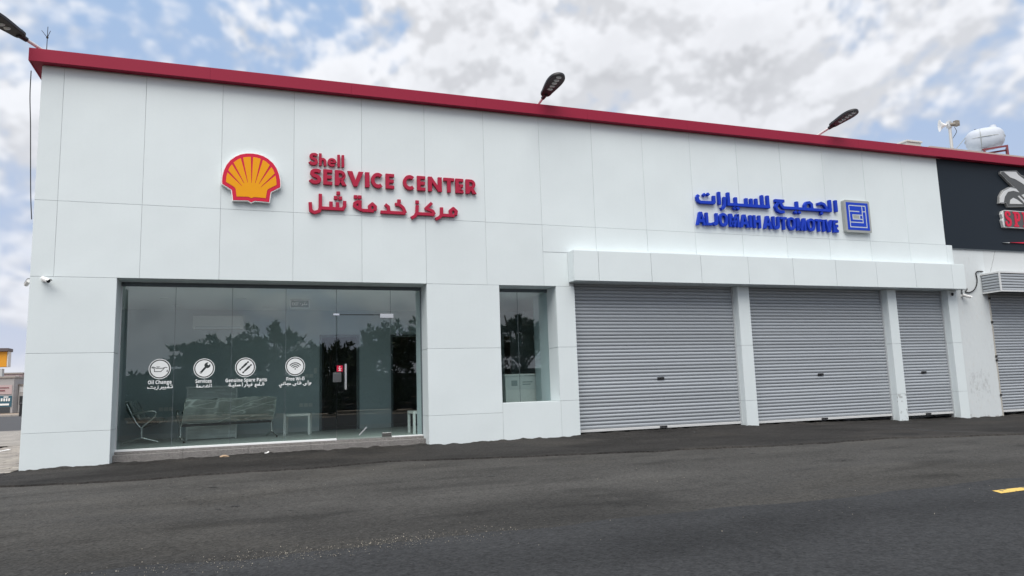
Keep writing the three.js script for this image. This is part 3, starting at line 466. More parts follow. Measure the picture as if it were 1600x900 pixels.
// ------------------------------------------------------------------ signs on the wall
// scallop emblem
{
  const s = thing('wall_emblem', 'red and yellow scallop shell emblem with white edge on the white wall', 'emblem', [3.04, 4.5, 0.0]);
  const half = [[0.063, 0.033], [0.32, 0.022], [0.345, 0.218], [0.508, 0.318], [0.512, 0.38], [0.505, 0.48], [0.482, 0.585], [0.44, 0.69], [0.375, 0.785], [0.285, 0.862], [0.2, 0.908], [0.1, 0.935], [0, 0.943]];
  const out = [[0, -0.002], ...half, ...half.slice(0, -1).reverse().map(([x, y]) => [-x, y])];
  const path = (c) => { c.beginPath(); out.forEach((p, i) => (i ? c.lineTo(...p) : c.moveTo(...p))); c.closePath(); };
  const inset = (w, more) => (c) => { path(c); c.fill(); c.globalCompositeOperation = 'destination-out'; c.lineJoin = 'round'; c.lineWidth = 2 * w; path(c); c.stroke(); if (more) more(c); };
  const O = (w, more) => outlines(-0.56, 0.56, -0.05, 1, 420, inset(w, more));
  mesh('case', O(0).map((q) => extrude(q, 0.085, 0.003, 0)), M.white, s);
  mesh('red_face', O(0.017).map((q) => extrude(q, 0.006, 0.001, 0.0845)), M.redFace, s);
  const rays = [[-0.44, 0.60, -0.158, 0.305], [-0.335, 0.735, -0.125, 0.36], [-0.178, 0.86, -0.064, 0.375], [0, 0.90, 0, 0.375], [0.178, 0.86, 0.064, 0.375], [0.335, 0.735, 0.125, 0.36], [0.44, 0.60, 0.158, 0.305]];
  mesh('yellow_face', O(0.082, (c) => { for (const [x, y, a, b] of rays) { const l = Math.hypot(x - a, y - b), nx = -(y - b) / l, ny = (x - a) / l; area(c, [[x * 1.1 - a * 0.1 + nx * 0.023, y * 1.1 - b * 0.1 + ny * 0.023], [x * 1.1 - a * 0.1 - nx * 0.023, y * 1.1 - b * 0.1 - ny * 0.023], [a - nx * 0.0035, b - ny * 0.0035], [a + nx * 0.0035, b + ny * 0.0035]]); } }).map((q) => extrude(q, 0.006, 0.001, 0.089)), M.yellow, s);
}
// raised letters, each its own piece
function letters(parent, shapes, depth, mat, z = 0.012) { for (const q of shapes) { if (Math.abs(THREE.ShapeUtils.area(q.getPoints())) < 0.0004) continue; mesh('letter', extrude(q, depth, 0.004, z), mat, parent); } }
// geometric capitals in a unit box: [0..w] x [0..1]
const CAP = {
  S: (c, w, h) => { const t = 0.235 * h; c.lineWidth = t; c.lineCap = 'butt'; c.lineJoin = 'round'; c.beginPath(); c.moveTo(0.90 * w, 0.80 * h); c.bezierCurveTo(0.72 * w, 0.90 * h, 0.60 * w, 0.895 * h, 0.52 * w, 0.885 * h); c.bezierCurveTo(0.10 * w, 0.86 * h, 0.12 * w, 0.60 * h, 0.46 * w, 0.535 * h); c.bezierCurveTo(0.95 * w, 0.46 * h, 0.95 * w, 0.13 * h, 0.47 * w, 0.115 * h); c.bezierCurveTo(0.34 * w, 0.11 * h, 0.18 * w, 0.16 * h, 0.06 * w, 0.27 * h); c.stroke(); },
  E: (c, w, h) => { c.fillRect(0, 0, 0.42 * w, h); c.fillRect(0, 0.79 * h, w, 0.21 * h); c.fillRect(0, 0.395 * h, 0.95 * w, 0.21 * h); c.fillRect(0, 0, w, 0.21 * h); },
  R: (c, w, h) => { c.fillRect(0, 0, 0.33 * w, h); c.lineWidth = 0.2 * h; c.beginPath(); c.moveTo(0.2 * w, 0.9 * h); c.lineTo(0.45 * w, 0.9 * h); c.arc(0.45 * w, 0.66 * h, 0.24 * h, Math.PI / 2, -Math.PI / 2, true); c.lineTo(0.2 * w, 0.42 * h); c.stroke(); area(c, [[0.30 * w, 0.42 * h], [0.66 * w, 0.42 * h], [w, 0], [0.64 * w, 0]]); },
  V: (c, w, h) => area(c, [[0, h], [0.31 * w, h], [0.5 * w, 0.42 * h], [0.69 * w, h], [w, h], [0.61 * w, 0], [0.39 * w, 0]]),
  I: (c, w, h) => c.fillRect(0, 0, w, h),
  C: (c, w, h) => { c.lineWidth = 0.25 * h; c.save(); c.translate(0.56 * w, 0.5 * h); c.scale(w * 0.56 / (0.5 * h) , 1); c.beginPath(); c.arc(0, 0, 0.385 * h, 0.85, -0.85 + 2 * Math.PI); c.stroke(); c.restore(); },
  N: (c, w, h) => { c.fillRect(0, 0, 0.28 * w, h); c.fillRect(0.72 * w, 0, 0.28 * w, h); area(c, [[0, h], [0.27 * w, h], [w, 0], [0.73 * w, 0]]); },
  T: (c, w, h) => { c.fillRect(0, 0.78 * h, w, 0.22 * h); c.fillRect(0.33 * w, 0, 0.34 * w, h); },
  h: (c, w, h) => { c.fillRect(0, 0, 0.36 * w, h); c.lineWidth = 0.36 * w; c.beginPath(); c.moveTo(0.82 * w, 0); c.lineTo(0.82 * w, 0.36 * h); c.arc(0.5 * w, 0.36 * h, 0.32 * w, 0, Math.PI); c.stroke(); },
  e: (c, w, h) => { c.lineWidth = 0.19 * h; c.save(); c.translate(0.5 * w, 0.34 * h); c.beginPath(); c.arc(0, 0, 0.255 * h, 0, -0.75 + 2 * Math.PI); c.stroke(); c.restore(); c.fillRect(0.2 * w, 0.275 * h, 0.74 * w, 0.13 * h); },
};
function capitals(parent, list, y, h, depth, mat) { for (const [k, a, b] of list) letters(parent, outlines(a - 0.05, b + 0.08, y - 0.05, y + h + 0.05, 500, (c) => { c.translate(a, y); CAP[k](c, b - a, h); }), depth, mat); }
const tidy = (s) => s.map((p) => { if (p.length !== 2) return p; const [[a, b], [c, d]] = p; return Math.abs(a - c) < 0.045 ? [[(a + c) / 2, b], [(a + c) / 2, d]] : Math.abs(b - d) < 0.035 ? [[a, (b + d) / 2], [c, (b + d) / 2]] : p; });
{
  const s = thing('wall_lettering', 'raised crimson lettering in English and Arabic to the right of the scallop emblem', 'lettering');
  capitals(s, [['S', 4.055, 4.268], ['E', 4.303, 4.468], ['R', 4.515, 4.735], ['V', 4.745, 5.05], ['I', 5.078, 5.163], ['C', 5.195, 5.425], ['E', 5.472, 5.637], ['C', 5.812, 6.045], ['E', 6.088, 6.253], ['N', 6.308, 6.585], ['T', 6.622, 6.84], ['E', 6.866, 7.03], ['R', 7.078, 7.305]], 4.94, 0.295, 0.06, M.red);
  capitals(s, [['S', 4.045, 4.205], ['h', 4.225, 4.36], ['e', 4.385, 4.54], ['I', 4.562, 4.612], ['I', 4.64, 4.69]], 5.302, 0.238, 0.05, M.red);
  const RED_STROKES = [[[4.252,4.76],[4.252,4.501],[4.232,4.427],[4.149,4.397],[4.082,4.426],[4.069,4.59]],[[4.253,4.479],[4.686,4.499]],[[4.446,4.623],[4.446,4.49]],[[4.565,4.615],[4.565,4.497]],[[4.697,4.649],[4.697,4.549],[4.665,4.498]],[[5.371,4.469],[5.853,4.476]],[[5.853,4.476],[5.809,4.577],[5.73,4.641],[5.651,4.637]],[[5.457,4.626],[5.523,4.579],[5.531,4.477]],[[5.02,4.488],[5.243,4.482]],[[5.261,4.49],[5.273,4.57],[5.218,4.623],[5.163,4.575],[5.173,4.485]],[[5.02,4.488],[4.934,4.528],[4.88,4.559],[4.886,4.615],[4.956,4.653]],[[4.982,4.677],[4.981,4.497]],[[6.555,4.474],[6.838,4.474]],[[6.857,4.482],[6.873,4.565],[6.813,4.621],[6.75,4.57],[6.76,4.477]],[[6.575,4.631],[6.572,4.479],[6.531,4.426],[6.448,4.384]],[[6.076,4.476],[6.427,4.478]],[[6.38,4.709],[6.259,4.59],[6.393,4.544],[6.427,4.478]],[[6.09,4.646],[6.078,4.495],[6.045,4.429],[5.965,4.383]]];
  const RED_DOTS = [[4.579,4.792],[4.533,4.702],[4.616,4.698],[4.902,4.74],[4.978,4.74],[5.731,4.706],[6.088,4.708]];
  letters(s, outlines(3.95, 7.0, 4.2, 4.95, 420, (c) => { for (const p of tidy(RED_STROKES)) line(c, p, 0.062, 'butt', 'round'); for (const [x, y] of RED_DOTS) c.fillRect(x - 0.034, y - 0.034, 0.068, 0.068); }), 0.05, M.red);
}
{
  const s = thing('wall_lettering', 'raised royal blue lettering in Arabic over English above the middle shutter', 'lettering');
  const BLUE_STROKES = [[[12.555,5.246],[12.519,5.188],[12.537,5.113],[12.598,5.082],[12.975,5.087]],[[12.972,5.251],[12.959,5.086]],[[13.122,5.352],[13.097,5.055]],[[13.256,5.24],[13.24,5.049],[13.205,4.988],[13.142,4.952]],[[13.373,5.354],[13.347,5.058]],[[13.315,5.064],[14.509,5.085]],[[13.567,5.252],[13.551,5.069]],[[13.862,5.248],[13.846,5.076]],[[14.001,5.247],[13.985,5.074]],[[14.141,5.255],[14.124,5.073]],[[14.32,5.348],[14.294,5.08]],[[14.479,5.348],[14.453,5.082]],[[14.667,5.235],[14.938,5.251]],[[14.872,5.243],[14.735,5.173],[14.68,5.092],[14.718,5.009],[14.807,4.971],[14.92,4.982]],[[14.848,5.226],[14.839,5.14],[14.91,5.074]],[[14.892,5.073],[16.34,5.09]],[[15.32,5.254],[15.302,5.08]],[[15.554,5.086],[15.544,5.172],[15.599,5.238],[15.687,5.251],[15.749,5.208],[15.754,5.078]],[[15.935,5.226],[16.036,5.256],[16.13,5.229],[16.189,5.145],[16.203,5.09]],[[16.331,5.35],[16.301,5.088]],[[16.516,5.356],[16.482,5.065]]];
  const BLUE_DOTS = [[12.704,5.258],[12.808,5.276],[13.506,4.991],[13.605,4.99],[15.249,4.988],[15.362,4.988],[16.03,5.002]];
  letters(s, outlines(12.3, 16.7, 4.85, 5.45, 420, (c) => { for (const p of tidy(BLUE_STROKES)) line(c, p, 0.068, 'butt', 'round'); for (const [x, y] of BLUE_DOTS) area(c, [[x - 0.05, y], [x, y + 0.045], [x + 0.05, y], [x, y - 0.045]]); }), 0.075, M.blue);
  const put = (str, x0, x1) => { // condensed heavy capitals, set one by one so that each stays separate
    const cv = document.createElement('canvas').getContext('2d'); cv.font = 'bold 100px sans-serif'; const wd = { I: 30, J: 46, L: 52 }, ws = [...str].map((k) => wd[k] || cv.measureText(k).width), tot = ws.reduce((a, b) => a + b), k = (x1 - x0) / tot, H = 0.29; let x = x0;
    [...str].forEach((ch, i) => { const w = ws[i] * k, xx = x, y = 4.557; letters(s, outlines(x - 0.1, x + w + 0.1, 4.45, 4.95, 500, (c) => {
      c.translate(xx, y); const t = 0.062;
      if (ch === 'I') c.fillRect(w / 2 - t / 2, 0, t, H);
      else if (ch === 'L') { c.fillRect(0.012, 0, t, H); c.fillRect(0.012, 0, w - 0.022, 0.056); }
      else if (ch === 'J') { c.fillRect(w - 0.012 - t, 0.08, t, H - 0.08); c.lineWidth = t; c.beginPath(); c.moveTo(w - 0.012 - t / 2, 0.09); c.arc(w - 0.012 - t / 2 - 0.052, 0.084, 0.052, 0, -Math.PI * 0.95, true); c.stroke(); }
      else { c.scale(k, -H / 71); c.font = 'bold 100px sans-serif'; c.fillText(ch, 0, 0); c.lineWidth = 2.5; c.lineJoin = 'miter'; c.strokeText(ch, 0, 0); } }), 0.075, M.blue); x += w; }); };
  put('ALJOMAIH', 12.46, 14.24); put('AUTOMOTIVE', 14.30, 16.52);
}
// square logo box
{
  const s = thing('wall_emblem', 'square grey box emblem with blue maze pattern at the end of the blue lettering', 'emblem', [17.125, 4.975, 0.0]);
  mesh('case', extrude((() => { const q = new THREE.Shape(), a = 0.405, r = 0.045; q.moveTo(-a + r, -a); q.lineTo(a - r, -a); q.absarc(a - r, -a + r, r, -Math.PI / 2, 0); q.lineTo(a, a - r); q.absarc(a - r, a - r, r, 0, Math.PI / 2); q.lineTo(-a + r, a); q.absarc(-a + r, a - r, r, Math.PI / 2, Math.PI); q.lineTo(-a, -a + r); q.absarc(-a + r, -a + r, r, Math.PI, 1.5 * Math.PI); return q; })(), 0.10, 0.006, 0, 2), M.logoGrey, s);
  const lin2 = [[[-0.26, 0.27], [0.26, 0.27], [0.26, -0.27], [-0.26, -0.27], [-0.26, 0.27]], [[-0.26, 0.125], [0.06, 0.125]], [[0.15, 0.27], [0.15, -0.15]], [[0.15, 0.13], [0.26, 0.13]], [[-0.26, -0.15], [0.165, -0.15]], [[-0.16, 0.035], [-0.16, -0.07]], [[-0.175, 0.035], [0.15, 0.035]], [[-0.175, -0.07], [0.15, -0.07]], [[0.055, 0.035], [0.055, -0.07]]];
  mesh('blue_face', outlines(-0.4, 0.4, -0.4, 0.4, 420, (c) => { c.fillRect(-0.345, -0.345, 0.69, 0.69); c.globalCompositeOperation = 'destination-out'; for (const p of lin2) line(c, p, 0.03); c.fillRect(-0.15, -0.06, 0.2, 0.09); }).map((q) => extrude(q, 0.006, 0.0008, 0.0995)), M.blueFace, s);
  mesh('line_inlay', outlines(-0.4, 0.4, -0.4, 0.4, 420, (c) => { for (const p of lin2) line(c, p, 0.027, 'square'); }).map((q) => extrude(q, 0.003, 0.0004, 0.0995)), std(0.50, 0.55, 0.62, 0.4), s);
}
// emblem, name and stripe on the dark board
{
  const EM_outline = [[22.399,6.528],[23.035,6.59],[23.184,6.478],[23.308,6.456],[23.579,6.537],[23.413,5.638],[23.145,5.562],[22.512,5.521],[22.451,5.643],[22.342,5.607],[22.18,5.613],[22.234,5.81],[22.387,5.984],[22.633,6.09],[22.833,6.113],[22.621,6.256],[22.386,6.451]];
  const EM_w1 = [[22.5,6.514],[22.986,6.549],[23.056,6.469],[23.288,6.347],[23.556,6.412],[23.53,6.272],[23.265,6.178],[23.142,6.246],[22.906,6.336],[22.724,6.369]];
  const EM_w2 = [[22.195,5.628],[22.24,5.795],[22.404,5.964],[22.671,6.072],[22.899,6.062],[23.016,5.964],[22.782,5.994],[22.567,5.95],[22.418,5.806],[22.348,5.637]];
  const EM_w3 = [[22.578,5.615],[22.623,5.728],[22.747,5.796],[22.886,5.753],[23.095,5.635]];
  const EM_w4 = [[22.924,5.852],[22.991,5.871],[23.221,5.703],[23.43,5.73],[23.413,5.638],[23.207,5.626]];
  const EM_w5 = [[23.078,5.892],[23.481,6.008],[23.441,5.792],[23.235,5.78]];
  const EM_plate = [[22.244,5.393],[22.333,5.434],[23.38,5.46],[23.289,4.967],[22.205,4.932],[22.194,5.153],[22.231,5.199],[22.208,5.302]];
  const EM_swoosh = [[22.216,4.529],[23.227,4.628],[23.206,4.514]];
  const zf = -0.004, silver = std(0.62, 0.63, 0.63, 0.35, 0.2), dark = std(0.075, 0.080, 0.082, 0.5), edge = std(0.36, 0.37, 0.37, 0.4, 0.4);
  const s = thing('wall_emblem', 'silver and grey winged emblem on the dark board, cut by the right edge', 'emblem');
  mesh('backing', extrude(poly(EM_outline), 0.07, 0.004, zf), edge, s); mesh('face', outlines(22, 23.7, 5.4, 6.7, 250, (c) => { area(c, EM_outline); c.globalCompositeOperation = 'destination-out'; line(c, [...EM_outline, EM_outline[0], EM_outline[1]], 0.035); }).map((q) => extrude(q, 0.006, 0.001, zf + 0.0695)), dark, s);
  for (const p of [EM_w1, EM_w2, EM_w3, EM_w4, EM_w5]) mesh('silver_piece', outlines(21.9, 23.8, 5.3, 6.8, 250, (c) => area(c, p)).map((q) => extrude(q, 0.008, 0.001, zf + 0.074)), silver, s);
  const t = thing('wall_lettering', 'red serif letters on a silver plate under the winged emblem', 'lettering');
  mesh('plate', outlines(22, 24.6, 4.8, 5.6, 250, (c) => { c.lineJoin = 'round'; const q = EM_plate.slice(); area(c, [[22.26, 5.40], [22.36, 5.43], [24.4, 5.43], [24.4, 4.945], [22.24, 4.945], [22.20, 5.14], [22.24, 5.19], [22.21, 5.31]]); }).map((q) => extrude(q, 0.075, 0.004, zf)), silver, t);
  mesh('plate_face', outlines(22, 24.6, 4.8, 5.6, 250, (c) => area(c, [[22.30, 5.41], [24.38, 5.41], [24.38, 4.965], [22.28, 4.965]])).map((q) => extrude(q, 0.004, 0.0006, zf + 0.0745)), dark, t);
  for (const [ch, x] of [['S', 22.31], ['P', 22.64], ['E', 22.99]]) letters(t, outlines(x - 0.1, x + 0.5, 4.85, 5.55, 400, (c) => { c.translate(x, 4.985); c.scale(0.0043, -0.0056); c.font = 'bold 100px serif'; c.fillText(ch, 0, 0); c.lineWidth = 5; c.strokeText(ch, 0, 0); }), 0.014, M.redFace, zf + 0.078);
  const w = thing('wall_stripe', 'thin red pointed stripe with silver tip low on the dark board', 'stripe');
  mesh('body', extrude(poly([[22.45, 4.542], [24.4, 4.64], [24.4, 4.52]]), 0.04, 0.003, zf), M.redFace, w); mesh('tip', extrude(poly([[22.2, 4.53], [22.445, 4.543], [22.445, 4.526]]), 0.04, 0.002, zf), silver, w);
}
// ------------------------------------------------------------------ stickers on the shopfront glass
function latinLine(c, str, x0, x1, y, h) { c.save(); c.font = 'bold 100px sans-serif'; const m = c.measureText(str).width; c.translate(x0, y); c.scale((x1 - x0) / m, -h / 71); c.fillText(str, 0, 0); c.lineWidth = 1.5; c.strokeText(str, 0, 0); c.restore(); }
// small Arabic words as pen strokes: a base line, teeth, bowls and dots, right to left in a box one unit high
const ARW = {
  oil: [[[5.9, 0.75], [5.9, 0.3], [3.4, 0.3]], [[5.2, 0.3], [5.0, 0.7], [4.7, 0.3]], [[4.3, 0.3], [4.3, 0.6]], [[3.8, 0.3], [3.8, 0.6]], [[3.4, 0.6], [3.4, 0.2], [3.0, -0.1]], [[2.6, 0.55], [2.6, 0.2], [2.2, -0.1]], [[1.9, 0.6], [1.9, 0.3], [0.2, 0.3], [0.2, 0.6]], 'd', [5.8, 1.05], [5.55, 1.05], [4.95, 1.0], [4.25, -0.05], [3.8, -0.05], [2.6, 0.85], [1.85, -0.05], [0.95, 0.75], [1.2, 0.75]],
  service: [[[5.6, 1.1], [5.6, 0.2]], [[5.0, 1.1], [5.0, 0.25], [3.2, 0.25]], [[4.4, 0.65], [4.0, 0.7], [3.6, 0.25]], [[3.0, 0.7], [2.7, 0.5], [2.6, 0.25], [2.1, 0.2]], [[1.9, 0.25], [1.5, 0.6], [1.2, 0.25], [1.9, 0.25]], [[1.3, 0.25], [0.5, 0.25], [0.3, 0.5], [0.6, 0.75], [0.8, 0.3]], 'd', [4.1, 1.0], [0.45, 1.0], [0.75, 1.0]],
  parts: [[[9.6, 0.3], [9.9, 0.65], [9.5, 0.8], [9.3, 0.5], [9.3, 0.3], [7.6, 0.3]], [[8.6, 1.15], [8.6, 0.3], [8.2, 0.65], [7.9, 0.3]], [[7.8, 0.65], [7.4, 0.6], [7.5, 0.3], [7.3, 0.0], [7.8, -0.2]], [[6.6, 0.65], [6.2, 0.65], [6.5, 0.3], [5.2, 0.3]], [[5.7, 0.3], [5.7, 0.6]], [[5.2, 1.1], [5.2, 0.3]], [[4.8, 0.6], [4.8, 0.2], [4.4, -0.1]], [[3.9, 1.0], [3.9, 0.2]], [[3.4, 0.3], [3.1, 0.65], [2.8, 0.3], [2.5, 0.55], [2.5, 0.3], [0.8, 0.3]], [[2.0, 1.1], [2.0, 0.3]], [[1.5, 0.3], [1.5, 0.6]], [[1.0, 0.3], [0.4, 0.3], [0.2, 0.55], [0.6, 0.75], [0.8, 0.3]], [[3.4, 0.3], [1.0, 0.3]], 'd', [9.4, 1.1], [9.7, 1.1], [6.4, 1.0], [5.6, -0.05], [5.85, -0.05], [3.9, 1.2], [1.4, -0.05], [1.65, -0.05], [0.4, 1.0], [0.7, 1.0]],
  wifi: [[[8.6, 0.3], [8.9, 0.6], [8.5, 0.7], [8.4, 0.4], [8.6, 0.2], [8.2, -0.1]], [[8.0, 1.0], [8.0, 0.2]], [[7.6, 0.5], [7.2, 0.4], [7.5, 0.1], [7.0, -0.15], [6.6, 0.2]], [[5.8, 0.3], [6.1, 0.6], [5.7, 0.8], [5.6, 0.3], [5.1, 0.3], [5.1, 1.1]], [[4.7, 0.5], [4.3, 0.4], [4.6, 0.1], [4.1, -0.15], [3.7, 0.2]], [[3.2, 0.3], [3.0, 0.6], [2.8, 0.3], [3.2, 0.3]], [[2.9, 0.3], [2.0, 0.3]], [[2.6, 0.65], [2.2, 0.6], [2.0, 0.3], [1.6, 0.3], [1.6, 1.1]], [[1.2, 0.6], [1.2, 0.3], [0.8, 0.3], [0.7, 0.5], [0.5, 0.3], [0.6, 0.0], [0.1, -0.1], [0.0, 0.2]], 'd', [8.0, 1.25], [5.7, 1.1], [2.4, -0.05], [1.15, 0.9], [0.3, -0.4], [0.55, -0.4]],
};
function arabicLine(c, key, x0, x1, y, h) { const d = ARW[key], wmax = Math.max(...d.filter((q) => Array.isArray(q[0])).flat().map((q) => q[0])); c.save(); c.translate(x0, y); c.scale((x1 - x0) / wmax, h); let dots = false; for (const q of d) { if (q === 'd') { dots = true; continue; } if (dots) { c.fillRect(q[0] - 0.13, q[1] - 0.09, 0.26, 0.18); } else { c.lineWidth = 0.2; c.lineCap = 'round'; c.lineJoin = 'round'; c.beginPath(); q.forEach((p, i) => (i ? c.lineTo(...p) : c.moveTo(...p))); c.stroke(); } } c.restore(); }
const ICON = {
  oil: (c) => { line(c, [[-0.085, -0.045], [-0.085, 0.0], [-0.10, 0.02], [-0.125, 0.02], [-0.125, 0.035], [-0.095, 0.035], [-0.055, 0.012], [0.045, 0.012], [0.095, 0.03], [0.115, 0.022]], 0.011, 'round', 'round'); line(c, [[-0.085, -0.045], [0.02, -0.045], [0.075, 0.018]], 0.011, 'round', 'round'); line(c, [[-0.03, 0.012], [-0.03, 0.035], [-0.055, 0.038], [0, 0.038]], 0.009); area(c, [[0.105, -0.045], [0.12, -0.01], [0.132, -0.045], [0.118, -0.055]]); },
  service: (c) => { line(c, [[-0.055, -0.075], [0.04, 0.04]], 0.034, 'round'); c.beginPath(); c.arc(0.052, 0.055, 0.05, 0, 7); c.fill(); c.globalCompositeOperation = 'destination-out'; line(c, [[0.06, 0.065], [0.12, 0.13]], 0.034); c.beginPath(); c.arc(-0.055, -0.077, 0.009, 0, 7); c.fill(); },
  parts: (c) => { for (const [dx, dy] of [[-0.022, 0.028], [0.03, -0.025]]) { line(c, [[dx - 0.062, dy - 0.062], [dx + 0.062, dy + 0.062]], 0.016, 'round'); line(c, [[dx - 0.005, dy - 0.005], [dx + 0.045, dy + 0.045]], 0.036); for (const k of [-1, 1]) { c.beginPath(); c.arc(dx + k * 0.066, dy + k * 0.066, 0.016, 0, 7); c.fill(); } } line(c, [[-0.062, -0.012], [-0.03, 0.02]], 0.03); line(c, [[-0.01, -0.065], [0.03, -0.025]], 0.03); },
  wifi: (c) => { c.lineCap = 'round'; c.lineWidth = 0.017; for (const q of [0.05, 0.085, 0.12]) { c.beginPath(); c.arc(0, -0.055, q, Math.PI * 0.22, Math.PI * 0.78); c.stroke(); } c.beginPath(); c.arc(0, -0.048, 0.012, 0, 7); c.fill(); },
};
function sticker(key, label, x, y, en, ex0, ex1, ax0, ax1, ye = 1.325, ya = 1.235) {
  const z = ZG + 0.0085, s = thing('window_sticker', label, 'sticker', [x, y, z], 'white stickers on the shopfront glass');
  const ring = new THREE.Shape(); ring.absarc(0, 0, 0.176, 0, 2 * Math.PI); const rh = new THREE.Path(); rh.absarc(0, 0, 0.164, 0, 2 * Math.PI); ring.holes.push(rh); const disc = new THREE.Shape(); disc.absarc(0, 0, 0.145, 0, 2 * Math.PI); const gap = new THREE.Shape(); gap.absarc(0, 0, 0.1635, 0, 2 * Math.PI); const gh2 = new THREE.Path(); gh2.absarc(0, 0, 0.1455, 0, 2 * Math.PI); gap.holes.push(gh2);
  const X = (q, d, zz) => { const g = new THREE.ExtrudeGeometry(q, { depth: d, bevelEnabled: false, curveSegments: 40 }); g.translate(0, 0, zz); return g; };
  mesh('ring', X(ring, 0.0006, 0), M.vinyl, s); mesh('disc', X(disc, 0.0006, 0), M.vinyl, s); mesh('dark_ring', X(gap, 0.0005, 0), M.ink, s);
  mesh('icon', outlines(-0.16, 0.16, -0.16, 0.16, 900, ICON[key]).map((q) => X(q, 0.0006, 0.0012)), M.ink, s);
  mesh('english_text', outlines(ex0 - x - 0.02, ex1 - x + 0.02, ye - y - 0.05, ye - y + 0.1, 1100, (c) => latinLine(c, en, ex0 - x, ex1 - x, ye - y, 0.062)).map((q) => X(q, 0.0006, 0)), M.vinyl, s);
  mesh('arabic_text', outlines(ax0 - x - 0.02, ax1 - x + 0.02, ya - y - 0.06, ya - y + 0.12, 1100, (c) => arabicLine(c, key, ax0 - x, ax1 - x, ya - y, 0.062)).map((q) => X(q, 0.0006, 0)), M.vinyl, s);
}
sticker('oil', 'round white sticker with an oil can icon over the words Oil Change', 1.583, 1.585, 'Oil Change', 1.40, 1.78, 1.39, 1.79);
sticker('service', 'round white sticker with a spanner icon over the word Services', 2.30, 1.58, 'Services', 2.16, 2.43, 2.165, 2.425);
sticker('parts', 'round white sticker with two shock absorbers over the words Genuine Spare Parts', 2.99, 1.585, 'Genuine Spare Parts', 2.655, 3.365, 2.70, 3.32);
sticker('wifi', 'round white sticker with a radio waves icon over the words Free Wi-fi', 3.86, 1.585, 'Free Wi-fi', 3.70, 4.03, 3.58, 4.15);

